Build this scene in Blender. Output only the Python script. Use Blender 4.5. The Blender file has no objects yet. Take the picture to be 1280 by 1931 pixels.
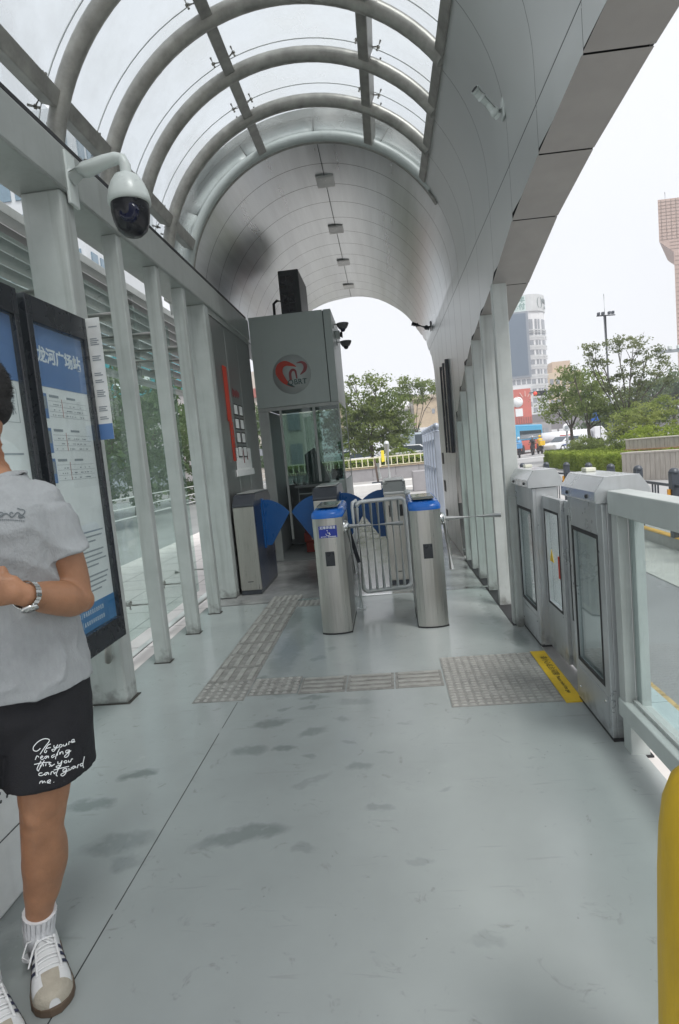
import bpy, bmesh, math, random
import numpy as np
from mathutils import Vector, Matrix, Euler, noise
from mathutils.bvhtree import BVHTree
random.seed(7); R_ = math.radians
sc = bpy.context.scene
COL = sc.collection

# ---------------------------------------------------------------- camera
psi, th, ro = R_(5.0), R_(5.5), R_(5.4)
Fv = Vector((-math.sin(psi)*math.cos(th), math.cos(psi)*math.cos(th), -math.sin(th)))
Rv0 = Vector((math.cos(psi), math.sin(psi), 0)); Uv0 = Rv0.cross(Fv)
Rv = math.cos(ro)*Rv0 - math.sin(ro)*Uv0; Uv = math.sin(ro)*Rv0 + math.cos(ro)*Uv0
cd = bpy.data.cameras.new('camera'); cam = bpy.data.objects.new('camera', cd); COL.objects.link(cam)
cd.sensor_fit = 'VERTICAL'; cd.angle = 2*math.atan(1931/2/1100); cd.clip_start = 0.03; cd.clip_end = 3000
cam.matrix_world = Matrix(((Rv.x, Uv.x, -Fv.x, 0), (Rv.y, Uv.y, -Fv.y, 0), (Rv.z, Uv.z, -Fv.z, 1.40), (0, 0, 0, 1)))
sc.camera = cam
# ---------------------------------------------------------------- world and sun: bright overcast
SUN_EL, SUN_ROT = R_(58), R_(140)
w = bpy.data.worlds.new("World"); sc.world = w; w.use_nodes = True
nt = w.node_tree; nt.nodes.clear()
sky = nt.nodes.new('ShaderNodeTexSky'); sky.sky_type = 'NISHITA'; sky.sun_disc = False
sky.sun_elevation = SUN_EL; sky.sun_rotation = SUN_ROT; sky.dust_density = 3.0
mx = nt.nodes.new('ShaderNodeMixRGB'); mx.inputs[0].default_value = 0.93; mx.inputs[2].default_value = (8.65, 8.8, 9.1, 1)
bg = nt.nodes.new('ShaderNodeBackground'); bg.inputs[1].default_value = 0.079
out = nt.nodes.new('ShaderNodeOutputWorld')
nt.links.new(sky.outputs[0], mx.inputs[1]); nt.links.new(mx.outputs[0], bg.inputs[0]); nt.links.new(bg.outputs[0], out.inputs[0])
sd = bpy.data.lights.new('sun', 'SUN'); sd.energy = 2.1; sd.angle = R_(22); sd.color = (1, .975, .94)
so = bpy.data.objects.new('sun', sd); COL.objects.link(so)
_a = SUN_ROT; sdir = Vector((math.sin(_a)*math.cos(SUN_EL), math.cos(_a)*math.cos(SUN_EL), math.sin(SUN_EL)))
so.rotation_euler = sdir.to_track_quat('Z', 'Y').to_euler(); so.location = (0, 0, 30)
sc.view_settings.view_transform = 'Standard'; sc.view_settings.look = 'None'; sc.view_settings.exposure = 0.72
sc.view_settings.gamma = 1; sc.cycles.use_denoising = True
sc.cycles.max_bounces = 10; sc.cycles.transparent_max_bounces = 24; sc.cycles.glossy_bounces = 5

# ---------------------------------------------------------------- helpers
def tag(o, label=None, cat=None, group=None, kind=None):
    if label: o['label'] = label
    if cat: o['category'] = cat
    if group: o['group'] = group
    if kind: o['kind'] = kind
    return o
def T(name, label, cat, loc=(0, 0, 0), group=None, rz=0):
    o = bpy.data.objects.new(name, None); COL.objects.link(o); o.location = loc; o.rotation_euler = (0, 0, rz)
    o.empty_display_size = .1
    return tag(o, label, cat, group)
def frame(d):
    d = Vector(d).normalized(); u = Vector((0, 0, 1)) if abs(d.z) < .95 else Vector((1, 0, 0))
    a = d.cross(u).normalized(); return d, a, a.cross(d).normalized()
class MB:
    def __init__(s): s.v = []; s.f = []; s.sm = []
    def add(s, vs, fs, smooth=False):
        n = len(s.v); s.v += [tuple(v) for v in vs]; s.f += [tuple(i+n for i in f) for f in fs]; s.sm += [smooth]*len(fs); return s
    def box(s, x0, x1, y0, y1, z0, z1, M=None):
        v = [Vector((x, y, z)) for z in (z0, z1) for y in (y0, y1) for x in (x0, x1)]
        if M: v = [M @ p for p in v]
        return s.add(v, [(0, 2, 3, 1), (4, 5, 7, 6), (0, 1, 5, 4), (2, 6, 7, 3), (0, 4, 6, 2), (1, 3, 7, 5)])
    def prism(s, poly, axis, a, b):
        # poly of 2-tuples; axis 'x': (y,z); 'y': (x,z); 'z': (x,y)
        def P(p, t):
            return {'x': (t, p[0], p[1]), 'y': (p[0], t, p[1]), 'z': (p[0], p[1], t)}[axis]
        n = len(poly); v = [P(p, a) for p in poly] + [P(p, b) for p in poly]
        return s.add(v, [tuple(range(n))[::-1], tuple(range(n, 2*n))] + [(i, (i+1) % n, (i+1) % n+n, i+n) for i in range(n)])
    def tube(s, pts, r, n=10, caps=True, closed=False):
        pts = [Vector(p) for p in pts]; m = len(pts); rs = r if isinstance(r, (list, tuple)) else [r]*m
        rings = []; up = None
        for i, p in enumerate(pts):
            if closed: d = pts[(i+1) % m]-pts[i-1]
            else: d = pts[min(i+1, m-1)]-pts[max(i-1, 0)]
            d.normalize()
            if up is None: _, a, b = frame(d)
            else:
                a = (up - d*up.dot(d));
                if a.length < 1e-5: _, a, b = frame(d)
                a.normalize(); b = d.cross(a)
            up = a
            rings.append([p+(a*math.cos(2*math.pi*k/n)+b*math.sin(2*math.pi*k/n))*rs[i] for k in range(n)])
        v = [q for rg in rings for q in rg]; f = []
        for i in range(m if closed else m-1):
            j = (i+1) % m
            for k in range(n): f.append((i*n+k, i*n+(k+1) % n, j*n+(k+1) % n, j*n+k))
        s.add(v, f, True)
        if caps and not closed:
            s.add(rings[0], [tuple(range(n))[::-1]]); s.add(rings[-1], [tuple(range(n))])
        return s
    def bar(s, p, q, w, h):
        p = Vector(p); q = Vector(q); d, a, b = frame(q-p)
        v = [c+a*sx*w/2+b*sy*h/2 for c in (p, q) for sx, sy in ((-1, -1), (1, -1), (1, 1), (-1, 1))]
        return s.add(v, [(3, 2, 1, 0), (4, 5, 6, 7)]+[(i, (i+1) % 4, (i+1) % 4+4, i+4) for i in range(4)])
    def lathe(s, prof, c=(0, 0, 0), n=24, axis='z', M=None):
        v = []
        for r, z in prof:
            for k in range(n):
                t = 2*math.pi*k/n; p = {'z': (r*math.cos(t), r*math.sin(t), z), 'x': (z, r*math.cos(t), r*math.sin(t)), 'y': (r*math.cos(t), z, r*math.sin(t))}[axis]
                p = Vector(p)
                if M: p = M @ p
                v.append(p+Vector(c))
        f = [(i*n+k, i*n+(k+1) % n, (i+1)*n+(k+1) % n, (i+1)*n+k) for i in range(len(prof)-1) for k in range(n)]
        return s.add(v, f, True)
    def ell(s, c, r, M=None, n=16):
        prof = [(math.sin(math.pi*i/n)+1e-4, -math.cos(math.pi*i/n)) for i in range(n+1)]
        v = []; k2 = n*2
        for a, z in prof:
            for k in range(k2):
                t = 2*math.pi*k/k2; p = Vector((a*math.cos(t)*r[0], a*math.sin(t)*r[1], z*r[2]))
                if M: p = M @ p
                v.append(p+Vector(c))
        return s.add(v, [(i*k2+k, i*k2+(k+1) % k2, (i+1)*k2+(k+1) % k2, (i+1)*k2+k) for i in range(n) for k in range(k2)], True)
    def loft(s, rings, smooth=True, caps=True):
        n = len(rings[0]); v = [p for r in rings for p in r]
        f = [(i*n+k, i*n+(k+1) % n, (i+1)*n+(k+1) % n, (i+1)*n+k) for i in range(len(rings)-1) for k in range(n)]
        s.add(v, f, smooth)
        if caps: s.add(rings[0], [tuple(range(n))[::-1]]); s.add(rings[-1], [tuple(range(n))])
        return s
    def grid(s, rows, smooth=True):
        n = len(rows[0]); v = [p for r in rows for p in r]
        return s.add(v, [(i*n+k, i*n+k+1, (i+1)*n+k+1, (i+1)*n+k) for i in range(len(rows)-1) for k in range(n-1)], smooth)
    def mesh(s, name):
        me = bpy.data.meshes.new(name); me.from_pydata(s.v, [], s.f)
        me.polygons.foreach_set('use_smooth', s.sm); me.update(); return me
def wm(o):
    M = Matrix.LocRotScale(o.location, o.rotation_euler, o.scale)
    return wm(o.parent) @ o.matrix_parent_inverse @ M if o.parent else M
def P(name, mb, m, parent=None, bevel=0, solid=0, label=None, fixn=True, world=True):
    me = mb.mesh(name) if isinstance(mb, MB) else mb
    if fixn and isinstance(mb, MB):
        bm = bmesh.new(); bm.from_mesh(me); bmesh.ops.recalc_face_normals(bm, faces=bm.faces); bm.to_mesh(me); bm.free()
    o = bpy.data.objects.new(name, me); COL.objects.link(o); me.materials.append(m)
    if parent:
        o.parent = parent
        if world:
            o.matrix_parent_inverse = wm(parent).inverted()
    if solid:
        md = o.modifiers.new('solid', 'SOLIDIFY'); md.thickness = solid; md.offset = 0
    if bevel:
        md = o.modifiers.new('bevel', 'BEVEL'); md.width = bevel; md.segments = 2; md.limit_method = 'ANGLE'; md.angle_limit = R_(40)
    if label: o['label'] = label
    return o
def PE(name, mb, m, parent, **k):
    # every connected piece becomes a part of its own
    par = list(range(len(mb.v)))
    def fd(i):
        while par[i] != i: par[i] = par[par[i]]; i = par[i]
        return i
    for f in mb.f:
        for i in f[1:]: par[fd(i)] = fd(f[0])
    grp = {}
    for f, s_ in zip(mb.f, mb.sm): grp.setdefault(fd(f[0]), []).append((f, s_))
    for fs in grp.values():
        q = MB(); ix = sorted({i for f, _ in fs for i in f}); mp_ = {i: j for j, i in enumerate(ix)}
        q.v = [mb.v[i] for i in ix]; q.f = [tuple(mp_[i] for i in f) for f, _ in fs]; q.sm = [s_ for _, s_ in fs]
        P(name, q, m, parent, **k)
def S(name, mb, m, **k): return tag(P(name, mb, m, **k), kind='structure')
def copy_thing(root, loc, label=None, rz=None):
    def rec(o, par):
        c = o.copy(); COL.objects.link(c)
        if par: c.parent = par
        for ch in o.children: rec(ch, c)
        return c
    r = rec(root, None); r.location = loc
    if rz is not None: r.rotation_euler = (0, 0, rz)
    if label: r['label'] = label
    return r
FR = Euler((R_(90), 0, 0)); SD = Euler((R_(90), 0, R_(90)))
def text(name, body, size, loc, rot, m, parent=None, ext=.0008, shear=0, bold=0, align='CENTER', sx=1, sp=1, label=None, raw=False):
    cu = bpy.data.curves.new(name, 'FONT'); cu.body = body; cu.size = size; cu.extrude = ext; cu.shear = shear; cu.offset = bold
    cu.align_x = align; cu.align_y = 'CENTER'; cu.space_character = sp; cu.resolution_u = 4
    o = bpy.data.objects.new(name, cu); COL.objects.link(o)
    bpy.context.view_layer.update()
    me = bpy.data.meshes.new_from_object(o.evaluated_get(bpy.context.evaluated_depsgraph_get()))
    bpy.data.objects.remove(o)
    me.transform(Matrix.Translation(loc) @ rot.to_matrix().to_4x4() @ Matrix.Diagonal((sx, 1, 1, 1)))
    if raw: return me
    me.materials.clear()
    return P(name, me, m, parent, label=label)

# ---------------------------------------------------------------- materials
def mat(name, col, rough=.5, metal=0, var=.12, scale=6, bump=0, bscale=60, stretch=(1, 1, 1), spec=.5, col2=None, rvar=.1, detail=6, fres=None, streak=0, foot=0):
    m = bpy.data.materials.new(name); m.use_nodes = True; n = m.node_tree.nodes; l = m.node_tree.links
    b = n['Principled BSDF']; b.inputs['Roughness'].default_value = rough; b.inputs['Metallic'].default_value = metal
    b.inputs['Specular IOR Level'].default_value = spec
    tc = n.new('ShaderNodeTexCoord'); mp = n.new('ShaderNodeMapping'); mp.inputs['Scale'].default_value = stretch
    nz = n.new('ShaderNodeTexNoise'); nz.inputs['Scale'].default_value = scale; nz.inputs['Detail'].default_value = detail; nz.inputs['Roughness'].default_value = .62
    l.new(tc.outputs['Object'], mp.inputs[0]); l.new(mp.outputs[0], nz.inputs[0])
    cr = n.new('ShaderNodeValToRGB'); cr.color_ramp.elements[0].position = .3; cr.color_ramp.elements[1].position = .7
    c1 = tuple(max(0, c*(1-var)) for c in col); c2 = col2 or tuple(min(1, c*(1+var)) for c in col)
    cr.color_ramp.elements[0].color = (*c1, 1); cr.color_ramp.elements[1].color = (*c2, 1)
    l.new(nz.outputs[0], cr.inputs[0])
    last = cr.outputs[0]
    if streak:
        m2 = n.new('ShaderNodeMapping'); m2.inputs['Scale'].default_value = (22, 22, 1.2); nz2 = n.new('ShaderNodeTexNoise'); nz2.inputs['Scale'].default_value = 1; nz2.inputs['Detail'].default_value = 5
        l.new(tc.outputs['Object'], m2.inputs[0]); l.new(m2.outputs[0], nz2.inputs[0])
        r2 = n.new('ShaderNodeValToRGB'); r2.color_ramp.elements[0].position = .52; r2.color_ramp.elements[1].position = .75
        r2.color_ramp.elements[0].color = (0, 0, 0, 1); r2.color_ramp.elements[1].color = (streak, streak, streak, 1); l.new(nz2.outputs[0], r2.inputs[0])
        mm = n.new('ShaderNodeMixRGB'); mm.inputs[2].default_value = (.12, .11, .09, 1); l.new(r2.outputs[0], mm.inputs[0]); l.new(last, mm.inputs[1]); last = mm.outputs[0]
    if foot:    # grime splashed up from the floor
        sx = n.new('ShaderNodeSeparateXYZ'); l.new(tc.outputs['Object'], sx.inputs[0]); n4 = n.new('ShaderNodeTexNoise'); n4.inputs['Scale'].default_value = 18; n4.inputs['Detail'].default_value = 7; l.new(tc.outputs['Object'], n4.inputs[0])
        ad = n.new('ShaderNodeMath'); ad.operation = 'MULTIPLY_ADD'; ad.inputs[1].default_value = -.42; l.new(n4.outputs[0], ad.inputs[0]); l.new(sx.outputs[2], ad.inputs[2])
        r3 = n.new('ShaderNodeMapRange'); r3.inputs[1].default_value = -.24; r3.inputs[2].default_value = -.12; r3.inputs[3].default_value = foot; r3.inputs[4].default_value = 0; l.new(ad.outputs[0], r3.inputs[0])
        m6 = n.new('ShaderNodeMixRGB'); m6.inputs[2].default_value = (.06, .055, .045, 1); l.new(r3.outputs[0], m6.inputs[0]); l.new(last, m6.inputs[1]); last = m6.outputs[0]
    l.new(last, b.inputs['Base Color'])
    if rvar:
        mr = n.new('ShaderNodeMapRange'); mr.inputs[3].default_value = max(.02, rough-rvar); mr.inputs[4].default_value = min(1, rough+rvar); l.new(nz.outputs[0], mr.inputs[0]); l.new(mr.outputs[0], b.inputs['Roughness'])
    if bump:
        n2 = n.new('ShaderNodeTexNoise'); n2.inputs['Scale'].default_value = bscale; n2.inputs['Detail'].default_value = 4; l.new(mp.outputs[0], n2.inputs[0])
        bp = n.new('ShaderNodeBump'); bp.inputs['Strength'].default_value = bump; bp.inputs['Distance'].default_value = .01; l.new(n2.outputs[0], bp.inputs['Height']); l.new(bp.outputs[0], b.inputs['Normal'])
    return m
def glass(name, tint=(.9, .95, .95), refl=.5, dirt=.06, dcol=(.6, .63, .62), rough=.02):
    m = bpy.data.materials.new(name); m.use_nodes = True; n = m.node_tree.nodes; l = m.node_tree.links
    n.remove(n['Principled BSDF']); o = n['Material Output']
    tr = n.new('ShaderNodeBsdfTransparent'); tr.inputs[0].default_value = (*tint, 1)
    gl = n.new('ShaderNodeBsdfGlossy'); gl.inputs['Roughness'].default_value = rough; gl.inputs[0].default_value = (.95, .97, .97, 1)
    lw = n.new('ShaderNodeLayerWeight'); lw.inputs[0].default_value = .5
    pw_ = n.new('ShaderNodeMath'); pw_.operation = 'POWER'; pw_.inputs[1].default_value = 4.0; l.new(lw.outputs['Facing'], pw_.inputs[0])
    mu = n.new('ShaderNodeMath'); mu.operation = 'MULTIPLY_ADD'; mu.inputs[1].default_value = refl; mu.inputs[2].default_value = .045*refl; mu.use_clamp = True; l.new(pw_.outputs[0], mu.inputs[0])
    s1 = n.new('ShaderNodeMixShader'); l.new(mu.outputs[0], s1.inputs[0]); l.new(tr.outputs[0], s1.inputs[1]); l.new(gl.outputs[0], s1.inputs[2])
    df = n.new('ShaderNodeBsdfDiffuse'); df.inputs[0].default_value = (*dcol, 1); tl = n.new('ShaderNodeBsdfTranslucent'); tl.inputs[0].default_value = (*dcol, 1)
    ad = n.new('ShaderNodeMixShader'); ad.inputs[0].default_value = .6; l.new(df.outputs[0], ad.inputs[1]); l.new(tl.outputs[0], ad.inputs[2])
    tc = n.new('ShaderNodeTexCoord'); nz = n.new('ShaderNodeTexNoise'); nz.inputs['Scale'].default_value = 2.2; nz.inputs['Detail'].default_value = 8; l.new(tc.outputs['Object'], nz.inputs[0])
    mr = n.new('ShaderNodeMapRange'); mr.inputs[1].default_value = .4; mr.inputs[2].default_value = .75; mr.inputs[3].default_value = dirt*.5; mr.inputs[4].default_value = dirt*2; l.new(nz.outputs[0], mr.inputs[0])
    s2 = n.new('ShaderNodeMixShader'); l.new(mr.outputs[0], s2.inputs[0]); l.new(s1.outputs[0], s2.inputs[1]); l.new(ad.outputs[0], s2.inputs[2])
    l.new(s2.outputs[0], o.inputs[0]); return m
def foliage(name, c1, c2, trans=.35):
    m = bpy.data.materials.new(name); m.use_nodes = True; n = m.node_tree.nodes; l = m.node_tree.links
    n.remove(n['Principled BSDF']); o = n['Material Output']
    tc = n.new('ShaderNodeTexCoord'); nz = n.new('ShaderNodeTexNoise'); nz.inputs['Scale'].default_value = 1.1; nz.inputs['Detail'].default_value = 5; l.new(tc.outputs['Object'], nz.inputs[0])
    cr = n.new('ShaderNodeValToRGB'); cr.color_ramp.elements[0].position = .35; cr.color_ramp.elements[1].position = .65
    cr.color_ramp.elements[0].color = (*c1, 1); cr.color_ramp.elements[1].color = (*c2, 1); l.new(nz.outputs[0], cr.inputs[0])
    d = n.new('ShaderNodeBsdfDiffuse'); t = n.new('ShaderNodeBsdfTranslucent'); x = n.new('ShaderNodeMixShader'); x.inputs[0].default_value = trans
    l.new(cr.outputs[0], d.inputs[0]); l.new(cr.outputs[0], t.inputs[0]); l.new(d.outputs[0], x.inputs[1]); l.new(t.outputs[0], x.inputs[2]); l.new(x.outputs[0], o.inputs[0]); return m
paint = mat('grey_green_paint', (.42, .445, .43), .40, 0, .09, 5, .03, 90, streak=.32, foot=.55)
paint_l = mat('light_green_paint', (.45, .485, .47), .38, 0, .07, 6, streak=.12)
beamp = mat('beam_paint', (.36, .38, .365), .4, .25, .1, 4, streak=.15)
ribm = mat('rib_paint', (.29, .285, .262), .36, .3, .28, 9, .03, 60, rvar=.12)
lining = mat('aluminium_lining', (.60, .62, .625), .30, .85, .14, 1.0, rvar=.08, detail=5, stretch=(5, .35, 5))
skinm = mat('aluminium_cladding', (.62, .635, .625), .36, .5, .06, .9, rvar=.05, detail=3, stretch=(1, 1, .4))
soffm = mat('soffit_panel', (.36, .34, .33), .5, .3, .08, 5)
steel = mat('brushed_steel', (.50, .49, .46), .3, .95, .10, 3, .05, 5, stretch=(60, 60, 1.0), rvar=.08)
steel_h = mat('polished_steel', (.62, .63, .62), .18, 1, .06, 8)
galv = mat('silver_paint', (.60, .62, .62), .34, .35, .08, 12)
cabm = mat('gate_grey', (.46, .48, .49), .3, .5, .08, 5, streak=.14, foot=.5)
black = mat('black_frame', (.022, .025, .03), .28, 0, .2, 8)
rubber = mat('black_rubber', (.02, .02, .022), .6, 0, .2, 8)
darkp = mat('dark_housing', (.045, .05, .06), .35, 0, .15, 8)
navy = mat('dark_blue_side', (.02, .035, .075), .3, .2, .15, 6)
bluew = mat('blue_wing', (.004, .075, .25), .3, 0, .08, 8)
bluec = mat('blue_cap', (.01, .13, .50), .25, 0, .05, 8)
white = mat('white_paint', (.72, .73, .72), .4, 0, .06, 8, streak=.1)
whitec = mat('white_plastic', (.62, .66, .64), .3, 0, .04, 8)
yellow = mat('yellow_strip', (.75, .50, .02), .45, 0, .1, 14)
redp = mat('red_paper', (.50, .045, .02), .6, 0, .1, 8)
paper = mat('paper', (.80, .81, .80), .6, 0, .05, 10)
bluep = mat('poster_blue', (.10, .20, .42), .35, 0, .05, 4)
greyprint = mat('grey_print', (.28, .31, .33), .6, 0, .1, 20)
redprint = mat('red_print', (.45, .2, .17), .6, 0, .1, 20)
wprint = mat('white_print', (.8, .82, .83), .5, 0, .03, 9)
gl_canopy = glass('canopy_glass', (.84, .88, .90), .5, .26, (.60, .62, .61), .03)
gl_wall = glass('wall_glass', (.86, .93, .91), .55, .06, (.5, .56, .54))
gl_booth = glass('booth_glass', (.62, .70, .68), 1.0, .02, (.4, .45, .43))
gl_door = glass('door_glass', (.87, .91, .91), .9, .03, (.45, .47, .47))
gl_rail = glass('rail_glass', (.88, .92, .92), .6, .05, (.5, .54, .53))
gl_board = glass('poster_glass', (.96, .98, .98), .6, .03)
# ================================================================ SETTING: floor, ground
def floor_mat():
    m = mat('platform_floor', (.345, .372, .366), .19, 0, .07, 1.7, .02, 14, rvar=.08)
    n = m.node_tree.nodes; l = m.node_tree.links; b = n['Principled BSDF']
    tc = n.new('ShaderNodeTexCoord')
    base = b.inputs['Base Color'].links[0].from_socket; rg = b.inputs['Roughness'].links[0].from_socket
    # fine scuffs
    nz = n.new('ShaderNodeTexNoise'); nz.inputs['Scale'].default_value = 9; nz.inputs['Detail'].default_value = 9; nz.inputs['Roughness'].default_value = .7; nz.inputs['Distortion'].default_value = 1.2
    l.new(tc.outputs['Object'], nz.inputs[0])
    cr = n.new('ShaderNodeValToRGB'); cr.color_ramp.elements[0].position = .60; cr.color_ramp.elements[0].color = (0, 0, 0, 1); cr.color_ramp.elements[1].position = .70; cr.color_ramp.elements[1].color = (.5, .5, .5, 1)
    l.new(nz.outputs[0], cr.inputs[0])
    mm = n.new('ShaderNodeMixRGB'); mm.inputs[2].default_value = (.17, .175, .16, 1); l.new(cr.outputs[0], mm.inputs[0]); l.new(base, mm.inputs[1]); base = mm.outputs[0]
    nl = n.new('ShaderNodeTexNoise'); nl.inputs['Scale'].default_value = 3.2; nl.inputs['Detail'].default_value = 10; nl.inputs['Roughness'].default_value = .8
    l.new(tc.outputs['Object'], nl.inputs[0])
    c3 = n.new('ShaderNodeValToRGB'); c3.color_ramp.elements[0].position = .62; c3.color_ramp.elements[0].color = (0, 0, 0, 1); c3.color_ramp.elements[1].position = .74; c3.color_ramp.elements[1].color = (.55, .55, .55, 1)
    l.new(nl.outputs[0], c3.inputs[0]); m3 = n.new('ShaderNodeMixRGB'); m3.inputs[2].default_value = (.48, .50, .49, 1); l.new(c3.outputs[0], m3.inputs[0]); l.new(base, m3.inputs[1]); base = m3.outputs[0]
    n8 = n.new('ShaderNodeTexVoronoi'); n8.inputs['Scale'].default_value = 26; l.new(tc.outputs['Object'], n8.inputs[0])
    c8 = n.new('ShaderNodeMapRange'); c8.inputs[1].default_value = .03; c8.inputs[2].default_value = .10; c8.inputs[3].default_value = .75; c8.inputs[4].default_value = 0; l.new(n8.outputs['Distance'], c8.inputs[0])
    n9 = n.new('ShaderNodeTexNoise'); n9.inputs['Scale'].default_value = 5; n9.inputs['Detail'].default_value = 3; l.new(tc.outputs['Object'], n9.inputs[0])
    c9 = n.new('ShaderNodeMapRange'); c9.inputs[1].default_value = .52; c9.inputs[2].default_value = .62; l.new(n9.outputs[0], c9.inputs[0])
    q8 = n.new('ShaderNodeMath'); q8.operation = 'MULTIPLY'; l.new(c8.outputs[0], q8.inputs[0]); l.new(c9.outputs[0], q8.inputs[1])
    m8 = n.new('ShaderNodeMixRGB'); m8.inputs[2].default_value = (.15, .15, .14, 1); l.new(q8.outputs[0], m8.inputs[0]); l.new(base, m8.inputs[1]); base = m8.outputs[0]
    mpS = n.new('ShaderNodeMapping'); mpS.inputs['Rotation'].default_value = (0, 0, R_(-25)); mpS.inputs['Scale'].default_value = (3, 34, 1); l.new(tc.outputs['Object'], mpS.inputs[0])
    nS = n.new('ShaderNodeTexNoise'); nS.inputs['Scale'].default_value = 1; nS.inputs['Detail'].default_value = 4; nS.inputs['Distortion'].default_value = .8; l.new(mpS.outputs[0], nS.inputs[0])
    cS = n.new('ShaderNodeMapRange'); cS.inputs[1].default_value = .66; cS.inputs[2].default_value = .72; cS.inputs[4].default_value = .22; l.new(nS.outputs[0], cS.inputs[0])
    mS = n.new('ShaderNodeMixRGB'); mS.inputs[2].default_value = (.20, .205, .19, 1); l.new(cS.outputs[0], mS.inputs[0]); l.new(base, mS.inputs[1]); base = mS.outputs[0]
    # distorted coordinates for stains and wet footprints
    nd = n.new('ShaderNodeTexNoise'); nd.inputs['Scale'].default_value = 14; nd.inputs['Detail'].default_value = 6; l.new(tc.outputs['Object'], nd.inputs[0])
    sub = n.new('ShaderNodeVectorMath'); sub.operation = 'SUBTRACT'; sub.inputs[1].default_value = (.5, .5, .5); l.new(nd.outputs[1], sub.inputs[0])
    scl = n.new('ShaderNodeVectorMath'); scl.operation = 'SCALE'; scl.inputs['Scale'].default_value = .11; l.new(sub.outputs[0], scl.inputs[0])
    dv = n.new('ShaderNodeVectorMath'); dv.operation = 'ADD'; l.new(tc.outputs['Object'], dv.inputs[0]); l.new(scl.outputs[0], dv.inputs[1])
    tot = None
    for (x, y, rx, ry, a, st) in [(-1.29, 2.52, .10, .045, 8, .8), (-1.40, 2.29, .12, .05, 5, .65), (-1.15, 2.03, .15, .07, 15, .45), (-1.07, 1.92, .07, .06, 0, .4),
                                  (-.66, 2.05, .19, .055, 15, .65), (-.79, 2.70, .10, .06, 5, .55), (-.74, 2.98, .12, .05, 12, .6), (-.50, 2.86, .09, .05, 20, .5),
                                  (-.24, 2.50, .07, .04, 0, .45), (-.62, 2.70, .06, .03, 0, .6), (.16, 1.55, .05, .03, 0, .22), (-.15, 2.18, .06, .03, 0, .4),
                                  (-.85, 3.9, .12, .14, 20, .4), (-.70, 3.55, .12, .08, 0, .5), (-.75, 4.4, .09, .2, 0, .35), (-1.2, 1.55, .13, .10, 0, .5), (-1.35, 1.72, .12, .1, 0, .4), (-.56, 3.15, .06, .03, 20, .4), (-.35, 2.98, .05, .03, -15, .35), (-.70, 3.15, .05, .02, 40, .45), (-.48, 2.62, .04, .02, 10, .4), (-.30, 2.72, .05, .02, -20, .3), (-.93, 3.62, .05, .09, 0, .5), (-.60, 3.95, .07, .04, 30, .35), (-.52, 4.15, .05, .05, 0, .3), (-.12, 2.62, .04, .015, 0, .3), (.12, 2.3, .03, .015, 30, .3), (-.55, 3.28, .09, .03, 0, .5), (-.02, 2.9, .04, .02, 0, .25), (-1.13, 4.2, .17, 1.1, 0, .35), (-.82, 4.2, .10, .7, 0, .45), (-.95, 5.0, .12, .4, 0, .5), (-.72, 3.42, .22, .10, 0, .45), (.8, 4.9, .10, .55, 0, .7), (.82, 4.1, .07, .22, 0, .6),
                                  (-.42, 1.96, .05, .03, 0, .35), (-.30, 3.2, .12, .05, 0, .3), (.0, 1.87, .05, .025, 0, .25), (-.45, 2.4, .1, .03, 30, .3), (-.1, 5.4, .3, .1, 0, .4)]:
        mp = n.new('ShaderNodeMapping'); mp.vector_type = 'TEXTURE'; mp.inputs['Location'].default_value = (x, y, 0); mp.inputs['Rotation'].default_value = (0, 0, R_(a)); mp.inputs['Scale'].default_value = (rx, ry, 1)
        l.new(dv.outputs[0], mp.inputs[0]); ln = n.new('ShaderNodeVectorMath'); ln.operation = 'LENGTH'; l.new(mp.outputs[0], ln.inputs[0])
        mr = n.new('ShaderNodeMapRange'); mr.inputs[1].default_value = .60; mr.inputs[2].default_value = 1.12; mr.inputs[3].default_value = st*.85; mr.inputs[4].default_value = 0; l.new(ln.outputs['Value'], mr.inputs[0])
        if tot is None: tot = mr.outputs[0]
        else:
            q = n.new('ShaderNodeMath'); q.operation = 'MAXIMUM'; l.new(tot, q.inputs[0]); l.new(mr.outputs[0], q.inputs[1]); tot = q.outputs[0]
    nb = n.new('ShaderNodeTexNoise'); nb.inputs['Scale'].default_value = 30; nb.inputs['Detail'].default_value = 6; l.new(tc.outputs['Object'], nb.inputs[0])
    r5 = n.new('ShaderNodeMapRange'); r5.inputs[1].default_value = .25; r5.inputs[2].default_value = .42; r5.inputs[3].default_value = .45; l.new(nb.outputs[0], r5.inputs[0])
    q = n.new('ShaderNodeMath'); q.operation = 'MULTIPLY'; l.new(tot, q.inputs[0]); l.new(r5.outputs[0], q.inputs[1]); tot = q.outputs[0]
    m4 = n.new('ShaderNodeMixRGB'); m4.inputs[2].default_value = (.13, .155, .15, 1); l.new(tot, m4.inputs[0]); l.new(base, m4.inputs[1]); l.new(m4.outputs[0], b.inputs['Base Color'])
    m5 = n.new('ShaderNodeMixRGB'); m5.inputs[2].default_value = (.12, .12, .12, 1); l.new(tot, m5.inputs[0]); l.new(rg, m5.inputs[1]); l.new(m5.outputs[0], b.inputs['Roughness'])
    return m
S('platform_floor', MB().box(-1.93, 1.0, -3.0, 5.64, -.14, 0), floor_mat())
wet = mat('wet_tiles', (.30, .30, .295), .13, 0, .35, 3.2, .05, 20, rvar=.1)
S('ramp_floor', MB().box(-1.93, 1.06, 5.70, 13.5, -.2, -.006), wet)
S('threshold_strip', MB().box(-1.0, .9, 5.642, 5.698, -.1, .006), steel_h)
dark = mat('joint_dark', (.03, .033, .033), .7)
fj = MB(); _r = random.Random(2); _y = -3.0
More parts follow.
